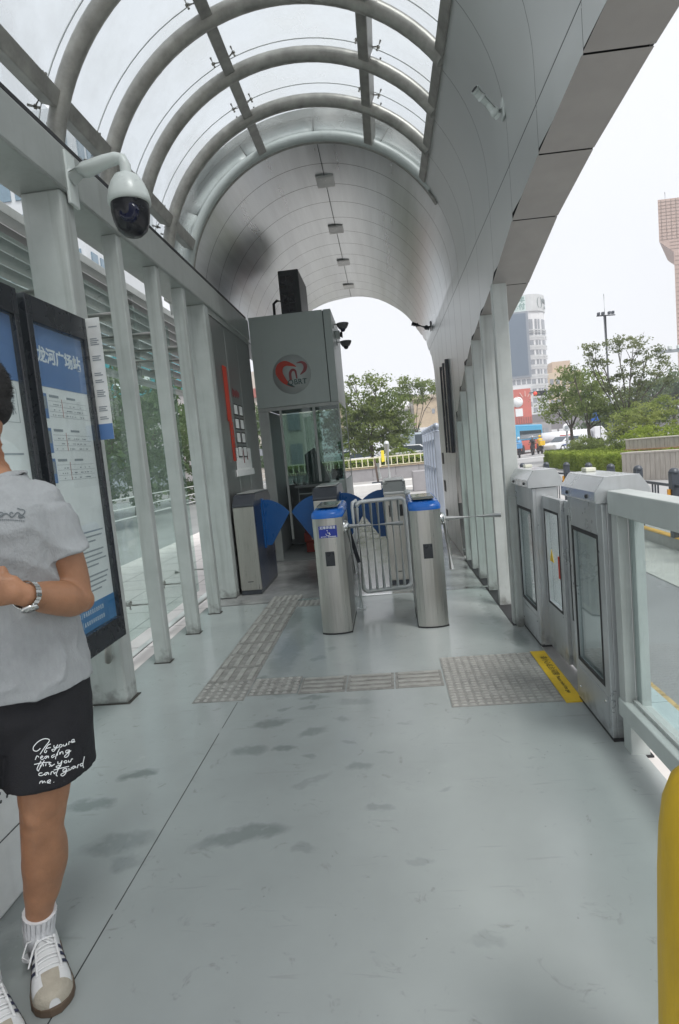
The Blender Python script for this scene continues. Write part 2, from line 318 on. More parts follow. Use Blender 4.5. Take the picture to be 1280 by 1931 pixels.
while _y < 3.25:
    _l = _r.uniform(.12, .6); fj.box(-1.0035+_r.uniform(-.0006, .0006), -1.0005, _y, min(3.28, _y+_l), -.001, .0012); _y += _l+_r.choice((0, 0, .02, .06))
S('floor_joint', fj, dark)
concrete = mat('concrete', (.36, .36, .34), .8, 0, .12, 3, .2, 60)
asph = mat('asphalt', (.27, .275, .28), .85, 0, .10, 1.2, .8, 160, detail=10)
S('ground', MB().add([(-900, -400, -.26), (900, -400, -.26), (900, 1500, -.26), (-900, 1500, -.26)], [(0, 1, 2, 3)]), mat('far_ground', (.30, .30, .30), .9, 0, .1, .1))
S('road', MB().add([(1.5, -30, -.205), (120, -30, -.205), (120, 300, -.205), (7.2, 300, -.205), (1.5, 14, -.205)], [(0, 1, 2, 3, 4)]), asph)
farroad = mat('far_road', (.34, .34, .34), .8, 0, .1, .3, .1, 40)
S('junction_road', MB().add([(4.6, 13, -.2), (80, 33.5, -.2), (120, 300, -.2), (6, 300, -.2)], [(0, 1, 2, 3)]), farroad)
S('concrete_lane', MB().add([(2.76, -30, -.198), (3.58, -30, -.198), (3.58, 14, -.198), (2.76, 14, -.198)], [(0, 1, 2, 3)]), mat('pale_concrete_lane', (.42, .43, .40), .8, 0, .1, 2, .2, 60))
S('kerb', MB().box(3.58, 3.80, -30, 14, -.26, -.05), concrete, bevel=.01)
yk = mat('yellow_kerb_paint', (.62, .36, .05), .7, 0, .3, 12)
S('yellow_kerb_line', MB().box(3.575, 3.70, -30, 14, -.05, -.044), yk)
bt = mat('pale_blue_kerb_tile', (.42, .52, .53), .5, 0, .12, 5)
kb = MB()
for i in range(26): kb.box(1.12, 1.42, -3.0+i*.62, -3.0+i*.62+.612, -.2, -.1)
S('kerb_tiles', kb, bt, bevel=.004)
S('platform_sill', MB().box(1.0, 1.115, -3, 13, -.2, -.012), mat('pink_white_stone', (.60, .57, .55), .7, 0, .08, 10))
tk = MB()
for i in range(70): tk.box(1.43, 1.52, -2+i*.16, -2+i*.16+.15, -.21, -.17)
S('yellow_brick_edging', tk, mat('worn_yellow_brick', (.48, .34, .13), .8, 0, .35, 25, .3), bevel=.008)
lm = MB()
for (a, b_, wd) in [((10.5, 40), (26, 46), .3), ((9.0, 33.5), (24, 37), .35), ((9.5, 47), (16, 49), .4), ((9, 56), (19, 56.5), .3), ((11, 66), (22, 66), .3)]:
    A = Vector((*a, -.194)); B = Vector((*b_, -.194)); d = (B-A).normalized(); s_ = Vector((-d.y, d.x, 0))*wd
    lm.add([A-s_, B-s_, B+s_, A+s_], [(0, 1, 2, 3)])
S('lane_markings', lm, mat('road_paint', (.75, .75, .74), .7))
# left pavement beyond the glass wall
S('pavement', MB().box(-4.4, -1.945, -5, 14, -.24, -.04), mat('white_pavement', (.66, .63, .61), .75, 0, .08, 3, .1, 40))
pj = MB()
for i in range(24): pj.box(-4.4, -1.95, -2+i*.6, -2+i*.6+.008, -.045, -.0385)
for x in (-2.5, -3.1, -3.7): pj.box(x, x+.008, -5, 14, -.045, -.038)
S('pavement_joints', pj, mat('joint_grey', (.35, .34, .33), .9))
S('left_road', MB().add([(-30, -30, -.21), (-4.4, -30, -.21), (-3.2, 60, -.21), (-30, 90, -.21)], [(0, 1, 2, 3)]), mat('left_asphalt', (.25, .26, .26), .8, 0, .1, 1, .2, 80))
S('plaza', MB().add([(-3.2, 13, -.203), (4.6, 13, -.203), (7, 60, -.203), (-6, 60, -.203)], [(0, 1, 2, 3)]), mat('plaza_stone', (.42, .41, .40), .6, 0, .12, .8, .05, 30))

# tactile paving
tact = mat('tactile_tile', (.34, .335, .315), .5, 0, .22, 16, .1, 80, detail=8); tact_shade = mat('tactile_groove_shade', (.25, .245, .23), .6, 0, .35, 14, detail=8); tb_ = MB()  # base darker than the bars: groove shade put into the colour
def tile_bars(mb, x0, y0, w_, h_, along='y'):
    tb_.box(x0+.002, x0+w_-.002, y0+.002, y0+h_-.002, 0, .003)
    for k in range(4):
        t = (k+.5)/4
        if along == 'y': mb.box(x0+t*w_-.016, x0+t*w_+.016, y0+.02, y0+h_-.02, .003, .009)
        else: mb.box(x0+.02, x0+w_-.02, y0+t*h_-.016, y0+t*h_+.016, .003, .009)
def tile_dots(mb, x0, y0, w_, h_, n=6, m=6, r=.016):
    tb_.box(x0+.002, x0+w_-.002, y0+.002, y0+h_-.002, 0, .003)
    for i in range(n):
        for j in range(m):
            cx = x0+(i+.5)*w_/n; cy = y0+(j+.5)*h_/m
            mb.lathe([(r, .003), (r*.75, .0075), (.001, .0085)], (cx, cy, 0), 8)
tp = MB()
for k in range(8):
    tile_bars(tp, -1.29, 3.60+k*.26, .32, .255)
tile_dots(tp, -1.29, 3.30, .32, .30); tile_dots(tp, -.965, 3.36, .31, .27)
for k in range(3): tile_bars(tp, -.65+k*.295, 3.345, .29, .25, 'x')
tile_dots(tp, -.965, 5.42, .30, .22); tile_dots(tp, -1.29, 5.68-.0, .32, .22)
tpt = T('tactile_path', 'worn grey tactile guide tiles leading along the floor to the gates', 'tactile paving', (-1.1, 4.4, 0)); P('tiles', tb_, tact_shade, tpt); P('ribs_and_studs', tp, tact, tpt)
md = MB(); mdt = T('tactile_mat', 'square grey studded tactile mat in front of the sliding platform gate', 'tactile mat', (.53, 3.4, 0)); P('base', MB().box(.24, .83, 3.05, 3.80, .0, .004), mat('mat_base_shade', (.27, .265, .25), .55, 0, .2, 12), mdt)  # darker base paints the shade between the studs
for i in range(13):
    for j in range(21):
        cx = .24+(i+.5)*.59/13; cy = 3.05+(j+.5)*.75/21; h_, w_ = .0075, .016
        md.add([(cx-w_, cy-h_, .004), (cx+w_, cy-h_, .004), (cx+w_, cy+h_, .004), (cx-w_, cy+h_, .004), (cx-w_*.7, cy-h_*.5, .010), (cx+w_*.7, cy-h_*.5, .010), (cx+w_*.7, cy+h_*.5, .010), (cx-w_*.7, cy+h_*.5, .010)], [(4, 5, 6, 7), (0, 1, 5, 4), (1, 2, 6, 5), (2, 3, 7, 6), (3, 0, 4, 7)])
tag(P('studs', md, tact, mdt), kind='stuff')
ys = T('warning_strip', 'yellow warning strip with small lettering along the platform gate', 'floor strip', (.88, 3.4, 0))
P('strip', MB().box(.833, .925, 3.03, 3.81, .0, .005), yellow, ys)
text('lettering', '请小心站台间隙', .044, (.885, 3.55, .0055), Euler((0, 0, R_(-90))), rubber, ys, ext=.0004, sp=1.05)
text('lettering', 'Please mind the gap', .030, (.885, 3.26, .0055), Euler((0, 0, R_(-90))), rubber, ys, ext=.0004)

# ================================================================ SHELTER
sh = T('bus_station_shelter', 'arched grey metal bus station shelter with glass canopy, ribs and steel barrel vault', 'shelter', (-.4, 6, 0))
CX, CZ, RR = -.49, 3.17, 1.36
def cp(ang, r, y): return (CX+r*math.cos(R_(ang)), y, CZ+r*math.sin(R_(ang)))
# big box post, slim posts, pilaster
P('post', MB().box(-1.955, -1.715, 3.36, 3.51, 0, 3.06), paint, sh, bevel=.012)
P('post', MB().box(-1.955, -1.715, -.2, -.05, 0, 3.06), paint, sh, bevel=.012)
for y in (4.06, 4.75, 5.38):
    P('post', MB().box(-1.825, -1.715, y, y+.075, 0, 3.06), paint, sh, bevel=.008)
P('post', MB().box(-1.955, -1.705, 5.99, 6.12, 0, 3.06), paint, sh, bevel=.01)
sealant = MB()
for (x0, x1, y0, y1) in [(-1.962, -1.70, 3.35, 3.52), (-1.832, -1.706, 4.052, 4.14), (-1.832, -1.706, 4.742, 4.832), (-1.832, -1.706, 5.372, 5.462)]:
    sealant.box(x0, x1, y0, y1, .0, .005)
P('base_sealant', sealant, mat('grimy_sealant', (.05, .048, .042), .8, 0, .4, 30), sh)
P('beam', MB().box(-1.99, -1.695, -3, 8.0, 3.06, 3.325), beamp, sh, bevel=.015)
P('gutter_seal', MB().box(-1.76, -1.70, -3, 7.9, 3.326, 3.352), rubber, sh)
P('beam_ledge', MB().box(-2.06, -1.77, -3, 6.0, 3.326, 3.40), paint, sh, bevel=.006)
# ribs
for y in (-.8, -.1, .55, 1.18, 1.8, 2.42, 3.60, 4.25, 4.85, 5.45):
    pts = [(-1.85, y, 3.34)]+[cp(a, RR, y) for a in range(180, 34, -4)]
    P('rib', MB().tube(pts, .054, 14), ribm, sh)
ribs_y = [2.42, 3.0, 3.60, 4.25, 4.85, 5.45, 6.10]
for a, w_ in ((159, .10), (110, .085), (64.5, .085), (37.5, .08)):
    m_ = MB()
    ys_ = [-3, -.8, -.1, .55, 1.18, 1.8, 2.42, 3.60, 4.25, 4.85, 5.45, 6.08]
    M = Matrix.Translation((CX, 0, CZ)) @ Matrix.Rotation(-R_(a), 4, 'Y')
    for y0, y1 in zip(ys_[:-1], ys_[1:]): m_.box(RR-.02, RR+.085, y0+.045, y1-.045, -w_/2, w_/2, M)
    P('purlin', m_, ribm, sh, bevel=.006)
    # spider fittings
    for y in ys_[1:-1]:
        for dy in (-.09, .09):
            sp = MB()
            p = Vector((RR+.02, y+dy, 0)); 
            for sz in (-1, 1):
                A = M @ Vector((RR+.05, y+dy*.8, -sz*w_/2)); B = M @ Vector((RR+.08, y+dy*1.1, sz*(w_/2+.045)))
                sp.tube([A, B], .006, 6); C2 = M @ Vector((RR+.125, y+dy*1.1, sz*(w_/2+.045))); D2 = M @ Vector((RR+.05, y+dy*1.1, sz*(w_/2+.045)))
                sp.tube([C2, D2], .009, 8); sp.tube([B, B+(D2-B)*.3], .015, 8)
            P('glass_fitting', sp, steel, sh)
# canopy glass panes
angs = [(159.5, 184), (110.4, 158.5), (65, 109.6), (38, 64)]
yg = [-3, -.8, .55, 1.8, 2.9, 3.62, 4.23, 4.87, 5.43, 6.20]
for y0, y1 in zip(yg[:-1], yg[1:]):
    for a0, a1 in angs:
        n_ = 10; rows = [[cp(a0+(a1-a0)*i/n_, RR+.13, y) for i in range(n_+1)] for y in (y0+.006, y1-.006)]
        P('canopy_pane', MB().grid(rows), gl_canopy, sh, fixn=False)
for y in yg[1:-1]:
    for a0, a1 in angs: P('pane_joint', MB().tube([cp(a0+(a1-a0)*i/12, RR+.13, y) for i in range(13)], .005, 6), bpy.data.materials.get('silicone') or mat('silicone', (.60, .63, .64), .6), sh)
# rim and end flashing of the vault
P('vault_rim', MB().tube([(-1.87, 6.09, 3.0)]+[cp(a, 1.385, 6.09) for a in range(180, 30, -3)], .045, 12), paint_l, sh)
P('vault_rim', MB().tube([(-1.84, 6.13, 3.0)]+[cp(a, 1.352, 6.13) for a in range(180, 24, -3)], .018, 8), ribm, sh)
fl = MB()
for a0, a1 in ((30, 61), (61.3, 88), (88.4, 116), (116.3, 146), (146.3, 184)):
    n_ = 8; A = [cp(a0+(a1-a0)*i/n_, 1.42, 6.14) for i in range(n_+1)]; B = [cp(a0+(a1-a0)*i/n_, 1.66, 6.26) for i in range(n_+1)]
    fl.grid([A, B])
P('end_flashing', fl, paint_l, sh, solid=.006)
# inner lining of barrel vault and right-hand cladding
def yend(kind, t):
    if kind == 'a':      # t = angle
        pts = [(-20, 9.9), (0, 10.4), (10, 11.0), (20, 11.4), (50, 11.85), (74, 11.99), (97, 12.12), (120, 11.95), (150, 11.6), (180, 11.4)]
    else:                # t = height
        pts = [(0, 9.35), (1.8, 9.38), (2.57, 9.41), (2.85, 9.7), (3.0, 10.1), (3.17, 10.4)]
    return float(np.interp(t, [p[0] for p in pts], [p[1] for p in pts]))
zl = [(0, 7.3), (.31, 7.49), (.64, 7.56), (.99, 7.52), (1.32, 7.37), (1.64, 7.07), (1.91, 6.67), (2.13, 6.12), (2.30, 5.6), (2.41, 5.07), (2.512, 4.45), (2.69, 3.7), (2.77, 3.085), (2.817, 2.43), (2.85, 1.6), (2.855, -3)]
zs_, yn_ = [p[0] for p in zl], [p[1] for p in zl]
def ynear(z): return float(np.interp(z, zs_, yn_))
seams = [-3, -2.2, -1.4, -.6, .1, .68, 1.24, 1.82, 2.43, 3.085, 3.70, 4.35, 4.97, 5.53, 6.1]+[6.1+.485*k for k in range(1, 14)]
XR = .87
zrow = sorted(set([0, .15, .31, .48, .64, .8, .99, 1.15, 1.32, 1.48, 1.64, 1.78, 1.91, 2.02, 2.13, 2.22, 2.30, 2.36, 2.41, 2.46, 2.512, 2.58, 2.64, 2.69, 2.73, 2.77, 2.795, 2.817, 2.834, 2.85, 2.855, 2.92, 2.997]))
def clad(xr, r, y_lo=-3, gap=.004, outer=False):
    m_ = MB()
    for y0, y1 in zip(seams[:-1], seams[1:]):
        gp_ = gap if y0 > 6 else gap*.5; a, b_ = y0+gp_, y1-gp_
        # wall rows below z=3
        rows = []
        for z in zrow:
            ya = min(max(a, ynear(z)), yend('z', z)); yb = max(min(b_, yend('z', z)), ya)
            rows.append([(xr, ya+(yb-ya)*k/3, z) for k in range(4)])
        keep = [rw for rw in rows if rw[3][1]-rw[0][1] > 1e-4]
        if len(keep) > 1: m_.grid(keep)
        # upper wall and arc
        arc = [(xr, z, 'z', z) for z in (3.003, 3.09)]+[(CX+r*math.cos(R_(t)), CZ+r*math.sin(R_(t)), 'a', t) for t in range(0, 184, 4)]
        if y1 <= 6.11 and not outer: arc = [q for q in arc if q[2] == 'z' or q[3] <= 37]
        if y1 <= 6.11 and outer: arc = [q for q in arc if q[2] == 'z' or q[3] <= 36]
        rows = []
        for x, z, k_, t in arc:
            ye = yend(k_, t); ya = min(a, ye); yb = min(b_, ye); rows.append([(x, ya+(yb-ya)*k/3, z) for k in range(4)])
        keep = [rw for rw in rows if rw[3][1]-rw[0][1] > 1e-4]
        if len(keep) > 1: m_.grid(keep)
    return m_
def split(mb, arc=True):
    # faces of the vault (y>6.1 and above z=3.17) against the wall cladding
    A, B = MB(), MB()
    for f, s_ in zip(mb.f, mb.sm):
        c = sum((Vector(mb.v[i]) for i in f), Vector())/len(f)
        (A if (c.y > 6.1 and c.z > 3.18) else B).add([mb.v[i] for i in f], [tuple(range(len(f)))], s_)
    return A, B
def weld(o, d=.0005):
    bm = bmesh.new(); bm.from_mesh(o.data); bmesh.ops.remove_doubles(bm, verts=bm.verts, dist=d); bm.to_mesh(o.data); bm.free()
va, wa = split(clad(XR, RR))
o = P('vault_lining', va, lining, sh, fixn=False); weld(o)
o = P('side_cladding', wa, skinm, sh, fixn=False); weld(o)
o = P('seam_backing', clad(XR+.012, RR+.012, gap=0), dark, sh, fixn=False); weld(o)
o = P('outer_shell', clad(1.13, 1.62+.04, gap=0, outer=True), skinm, sh, fixn=False); weld(o)
# ridge seam
P('ridge_strip', MB().box(CX+.072, CX+.077, 6.12, 12.0, 4.515, 4.53), dark, sh)
# soffit along the swooping lower edge
edge = [(y, z) for z, y in zl][::-1]
sf = MB(); joints = [-3, -1.4, -.1, 1.24, 1.82, 2.43, 3.085, 3.70, 4.45, 5.2, 6.0, 6.7, 7.3, 7.6, 9]
fine = []
for (ya, za), (yb, zb) in zip(edge[:-1], edge[1:]):
    for k in range(10): fine.append((ya+(yb-ya)*k/10, za+(zb-za)*k/10))
fine.append(edge[-1])
def chop(lo, hi): return [p for p in fine if lo <= p[0] <= hi]
acc = []; cur = []; ji = 1
for p in fine:
    cur.append(p)
    if p[1] > 1.6 and p[0] >= joints[ji]: acc.append(cur); cur = [(p[0]+.012, p[1]-.001)]; ji += 1
acc.append(cur)
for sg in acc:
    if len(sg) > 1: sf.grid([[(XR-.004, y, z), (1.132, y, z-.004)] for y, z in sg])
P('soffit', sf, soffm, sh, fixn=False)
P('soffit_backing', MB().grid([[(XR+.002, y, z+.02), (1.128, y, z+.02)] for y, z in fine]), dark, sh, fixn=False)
# slats standing under the soffit
def zat(y):
    return max([z for (yy, z) in fine if abs(yy-y) < .08 and z > 1.2] or [1.5])
for y, w_, d_ in ((4.42, .105, .07), (4.97, .10, .06), (5.5, .10, .06), (6.02, .10, .06), (6.53, .10, .06), (7.03, .10, .06)):
    P('slat_post', MB().box(.862, .862+w_, y, y+d_, 0, zat(y)-.004), paint, sh, bevel=.006)
P('base_sealant', MB().box(.85, .99, 4.40, 7.1, 0, .004), rubber, sh)
P('slat_glass', MB().box(1.03, 1.036, 5.05, 7.2, .15, 1.9), gl_wall, sh)
P('drain_pipe', MB().tube([(.95, 7.0, .9), (.95, 7.0, .22), (.93, 7.05, .12), (.86, 7.2, .1)], .02, 8), paint, sh)
# oval openings in the cladding near its far edge
for z in (1.21, .79, .34):
    P('vent_opening', MB().box(XR-.006, XR-.003, 8.93, 9.18, z-.085, z+.085), rubber, sh, bevel=.0)
# steel end wall beside the booth and pilaster trim
P('side_wall', MB().box(-1.76, -1.725, 6.13, 8.0, 0, 3.06), mat('dark_steel_wall', (.31, .315, .31), .3, .75, .12, 2, .03, 4, rvar=.08), sh)
tr = MB()
for y in (6.2, 6.75, 7.3): tr.box(-1.7252, -1.7225, y, y+.012, .1, 2.95)
tr.box(-1.726, -1.715, 6.13, 6.16, 0, 3.06); tr.box(-1.726, -1.715, 6.16, 8.0, 3.0, 3.06)
P('wall_trim', tr, beamp, sh)
# left glazed side, brackets, pipe
for y0, y1 in ((1.2, 2.6), (2.62, 3.9), (3.92, 4.9), (4.92, 5.95)):
    P('side_pane', MB().box(-2.10, -2.088, y0, y1, .12, 2.86), gl_wall, sh)
br = MB()
for y in (4.2, 4.9, 5.52):
    for z in (.42, 2.35):
        br.tube([(-1.80, y, z), (-2.08, y, z)], .009, 6); br.tube([(-2.06, y-.07, z), (-2.06, y+.07, z)], .008, 6)
        for s_ in (-.07, .07): br.tube([(-2.13, y+s_, z), (-2.05, y+s_, z)], .02, 8); br.tube([(-2.06, y+s_, z), (-2.06, y+s_, z-.05)], .008, 6)
PE('glass_bracket', br, steel, sh)
P('floor_pipe', MB().tube([(-2.02, 2.9, .055), (-2.02, 6.0, .055)], .032, 12), white, sh)
bk = MB().tube([(-1.80, 3.37, .30), (-1.74, 3.24, .32), (-1.68, 3.15, .46)], .02, 10)
P('board_bracket', bk, steel, sh)

# louvre screen outside
lv = T('louvre_screen', 'screen of sloping grey metal louvres outside the left glass wall', 'louvre screen', (-2.75, 5, 2.4))
def louvre():
    m_ = MB()
    for k in range(8):
        z = 2.58+k*.105; M = Matrix.Translation((-2.72, 0, z)) @ Matrix.Rotation(R_(-20), 4, 'Y'); m_.box(-.054, .054, 2.2, 9.3, -.004, .004, M)
    return m_
P('slats', louvre(), mat('louvre_metal', (.30, .30, .29), .3, .8, .1, 4), lv)
fm = MB().box(-2.80, -2.66, 2.2, 9.3, 3.42, 3.50); fm.box(-2.79, -2.67, 2.2, 9.3, 2.44, 2.48)
for y in (2.2, 3.96, 6.6, 9.2): fm.box(-2.80, -2.70, y, y+.05, 2.44, 3.42)
P('frame', fm, beamp, lv, bevel=.004)
am = MB()
for y in (3.45, 4.10, 4.79, 5.42, 6.05): am.tube([(-1.79, y, 2.52), (-2.70, y+.1, 2.60)], .035, 10)
PE('arm', am, ribm, lv)

# ceiling lamps of the vault
def lamp(y, first=None, label=''):
    if first: return copy_thing(first, (CX+.075, y, 4.528), label)
    t = T('ceiling_lamp', label, 'ceiling lamp', (CX+.075, y, 4.528), 'square lamps along the ridge of the vault')
    a = P('housing', MB().box(-.10, .10, -.14, .14, -.020, -.002), mat('lamp_frame', (.45, .45, .44), .4, .4), t, bevel=.004, world=False)
    P('diffuser', MB().box(-.085, .085, -.12, .12, -.0235, -.019), mat('lamp_glass', (.52, .52, .50), .25, 0), t, world=False)
    return t
l0 = lamp(6.98, None, 'unlit square ceiling lamp nearest the front rim of the vault')
lamp(8.43, l0, 'unlit square ceiling lamp second from the front rim of the vault')
lamp(9.87, l0, 'unlit square ceiling lamp third from the front rim of the vault')
lamp(11.26, l0, 'unlit square ceiling lamp nearest the far open end of the vault')

# ================================================================ NOTICE BOARDS (left)
def greek(mb, x, y0, y1, z, h=.006): mb.box(x-.0003, x+.0006, y0, y1, z-h/2, z+h/2)
def board(y0, y1, label, station):
    t = T('notice_board', label, 'notice board', (-1.7, (y0+y1)/2, .41), 'black framed notice boards')
    f = MB(); z0, z1 = .42, 2.345; xb, xf = -1.712, -1.625
    f.box(xb, xf, y0, y0+.045, z0, z1); f.box(xb, xf, y1-.035, y1, z0, z1); f.box(xb, xf, y0+.045, y1-.035, z0, z0+.13); f.box(xb, xf, y0+.045, y1-.035, z1-.13, z1)
    f.box(xb, xb+.02, y0+.045, y1-.035, z0+.13, z1-.13)
    P('frame', f, black, t, bevel=.004)
    a, b_ = y0+.046, y1-.036
    pa = P('poster', MB().box(-1.662, -1.655, a, b_, .552, 2.213), paper, t)
    P('header', MB().box(-1.6549, -1.653, a, b_, 1.90, 2.213), bluep, pa)
    P('glass_cover', MB().box(-1.638, -1.634, a, b_, .552, 2.213), gl_board, t)
    g, rd, bl = MB(), MB(), MB()
    cy = (a+b_)/2
    if station:
        text('station_name', '龙河广场站', .088, (-1.6525, cy, 2.06), SD, wprint, pa, ext=.001, bold=.002, sp=.98)
        for i, z in enumerate((1.80, 1.62, 1.46)):
            bl.box(-1.6549, -1.6535, a+.025, a+.075, z-.065, z+.065)
            g.box(-1.6534, -1.653, a+.032, a+.068, z-.015, z+.05)
            greek(g, -1.6545, a+.10, a+.19, z+.055, .014); greek(g, -1.6545, a+.27, a+.36, z+.055, .012)
            for k in range(4): greek(g, -1.6545, a+.09, b_-.03, z+.03-k*.028, .0015)
            rnd = random.Random(i)
            for k in range(40): 
                yy = a+.1+rnd.random()*.33; zz = z+.022-rnd.randrange(3)*.028; greek(g, -1.6545, yy, yy+.008, zz-.01, .006)
            rd.box(-1.6549, -1.6538, a+.215, a+.219, z-.055, z+.045)
        for k in range(13):
            if k in (3, 8): continue
            greek(g, -1.6545, a+.17+(.02 if k % 4 else 0), b_-.03-(.1 if k in (2, 7, 12) else .02*(k % 3)), 1.10-k*.028, .009)
        P('footer', MB().box(-1.6549, -1.653, a, b_, .552, .70), mat('footer_blue', (.05, .20, .42), .4), pa)
        fb = MB(); rnd = random.Random(5)
        for zz, hh in ((.655, .026), (.60, .024)):
            yy = a+.02
            for k in range(15):
                if k == 4: fb.box(-1.6529, -1.6522, yy+.006, yy+.008, zz-.018, zz+.018); yy += .02; continue
                for q in range(3): fb.box(-1.6529, -1.6522, yy+.002+rnd.random()*.004, yy+.014+rnd.random()*.004, zz-hh/2+q*hh/3+.001, zz-hh/2+q*hh/3+.006)
                fb.box(-1.6529, -1.6522, yy+.006, yy+.009, zz-hh/2, zz+hh/2)
                yy += .0235
        P('footer_text', fb, wprint, pa)
        P('badge', bl, bluep, pa)
    else:
        g.box(-1.6549, -1.6535, b_-.30, b_-.03, 1.70, 1.702); g.box(-1.6549, -1.6535, b_-.30, b_-.03, 1.86, 1.862); g.box(-1.6549, -1.6535, b_-.032, b_-.03, 1.70, 1.86)
        text('line_notice', '重要\n提示', .05, (-1.653, b_-.10, 1.78), SD, greyprint, pa, ext=.0005)
        for z in (1.55, 1.42, 1.25, 1.12, 1.02, .9): greek(g, -1.6545, b_-.35, b_-.04, z, .010)
        for z in (1.38, 1.30, 1.13): greek(rd, -1.6545, b_-.30, b_-.05, z, .010)
    P('printing', g, greyprint, pa); P('red_printing', rd, redprint, pa)
    def fit(o):
        if o.type == 'MESH':
            for v in o.data.vertices: v.co.y *= .956; v.co.z = 1.4+(v.co.z-1.4)*.956
        for ch in o.children: fit(ch)
    fit(t); return t
board(2.84, 3.43, 'black framed notice board headed with white station name on blue', True)
board(2.18, 2.775, 'black framed notice board half hidden behind the man, cut by the left frame', False)
lf = T('hanging_leaflet', 'narrow white printed sheet fixed to the big post beside the notice board', 'leaflet', (-1.6, 3.30, 1.6))
P('sheet', MB().box(-1.635, -1.555, 3.30, 3.304, 1.62, 2.31), white, lf)
P('blue_foot', MB().box(-1.636, -1.554, 3.2985, 3.2998, 1.62, 1.71), bluep, lf)
g = MB()
for i, (z, h) in enumerate([(2.30, .004), (2.22, .045), (2.13, .04), (2.04, .03), (2.0, .03), (1.93, .05), (1.84, .035), (1.79, .03)]): [g.box(-1.622, -1.572-.01*(q % 2), 3.2988, 3.2998, z-.04-h/2+q*.011, z-.04-h/2+q*.011+.006) for q in range(max(1, int(h/.011)))]
PE('print_line', g, greyprint, lf)
# ================================================================ TURNSTILES
def sq(w_, y0, y1, front_r=.05, n=8):
    # plan outline with bulged front
    pts = []
    for i in range(n+1):
        t = -1+2*i/n; pts.append((t*w_/2, y0+front_r*(abs(t)**2.6)))
    pts += [(w_/2, y1), (-w_/2, y1)]
    return pts
def turnstile(x, y, label, sign):
    t = T('turnstile', label, 'turnstile', (x, y, 0), 'steel turnstiles with blue caps')
    L = .62; W = .235
    P('body', MB().prism(sq(W, 0, L, .035), 'z', .012, .925), steel, t, world=False)
    P('plinth', MB().prism(sq(W+.006, -.003, L+.003, .035), 'z', 0, .012), rubber, t, world=False)
    # blue cap: lofted from body outline to smaller rounded top, front edge lower
    r = []
    for z, s_, yf in ((.925, 1.03, 0), (.945, 1.05, 0), (.965, 1.0, .008), (.982, .86, .04)):
        o_ = sq(W*s_, 0-.005+yf, L+.005-yf*.4, .04); r.append([Vector((a, b, z+.028*min(1, max(0, b/.3))*(1 if z > .95 else .3))) for a, b in o_])
    P('cap', MB().loft(r, smooth=True), bluec, t, world=False)
    tp_ = MB().prism([(.09, 1.003), (.15, 1.018), (.50, 1.018), (.55, 1.003)], 'x', -W*.36, W*.36)
    P('top_window', tp_, mat('cap_window', (.20, .22, .21), .1, .3), t, world=False, bevel=.004)
    P('card_reader', MB().box(-.036, .036, -.004, .02, .55, .665), black, t, world=False, bevel=.003)
    hub = (W/2, .13, .835)
    P('hub', MB().lathe([(.001, -.01), (.05, -.01), (.052, .0), (.045, .03), (.02, .045), (.001, .046)], hub, 20, 'x'), steel_h, t, world=False)
    a0 = Vector((W/2+.03, .13, .835))
    P('arm', MB().tube([a0, a0+Vector((.44, .0, -.01))], .019, 14), galv, t, world=False)
    P('arm', MB().tube([a0, a0+Vector((.05, .22, -.33))], .0165, 12), darkp if sign else steel_h, t, world=False)
    P('arm', MB().tube([a0, a0+Vector((.03, -.04 if not sign else .1, -.40))], .018, 12), galv, t, world=False)
    sdp = MB()
    for k in range(4):
        sdp.prism([(.06+k*.12, .885), (.10+k*.12, .885), (.13+k*.12, .80), (.09+k*.12, .80)], 'x', W/2+.0005, W/2+.002)
    P('side_stripes', sdp, navy, t, world=False)
    P('side_door', MB().box(W/2, W/2+.003, .08, .56, .06, .55), mat('steel_panel', (.30, .30, .29), .35, .8), t, world=False, bevel=.002)
    if sign:
        s_ = P('access_sign', MB().box(-.07, .072, -.0035, .01, .775, .868), mat('sign_blue', (.012, .035, .30), .3, 0, .03), t, world=False)
        me = text('x', '无障碍通道', .024, (0, -.0042, .853), FR, wprint, ext=.0006, bold=.0003, sp=1.08, raw=True); P('lettering', me, wprint, s_, world=False)
        ic = MB(); c = Vector((0, -.0045, .812))
        def q(u, v): return (c.x+u, c.y, c.z+v)
        ic.tube([q(.0155*math.cos(R_(a)), -.006+.0155*math.sin(R_(a))) for a in range(160, 420, 20)], .002, 6)
        ic.tube([q(-.003, .014), q(-.001, .0), q(.010, -.001), q(.016, -.014), q(.021, -.013)], .0024, 6)
        ic.tube([q(-.002, .007), q(.008, .006)], .002, 6); ic.ell(q(-.004, .021), (.004, .002, .004), n=8)
        P('wheelchair_icon', ic, wprint, s_, world=False)
        me = text('x', '服务热线', .011, (-.035, -.0042, .783), FR, wprint, ext=.0004, raw=True); P('lettering', me, wprint, s_, world=False)
        g2 = MB()
        for k in range(11): g2.box(.0+k*.0058, .0045+k*.0058, -.0046, -.004, .780, .786)
        P('number_line', g2, wprint, s_, world=False)
    return t
turnstile(-.497, 4.47, 'steel turnstile with blue cap and blue wheelchair access sign', True)
turnstile(.262, 4.47, 'steel turnstile with blue cap and no sign, nearer the right wall', False)

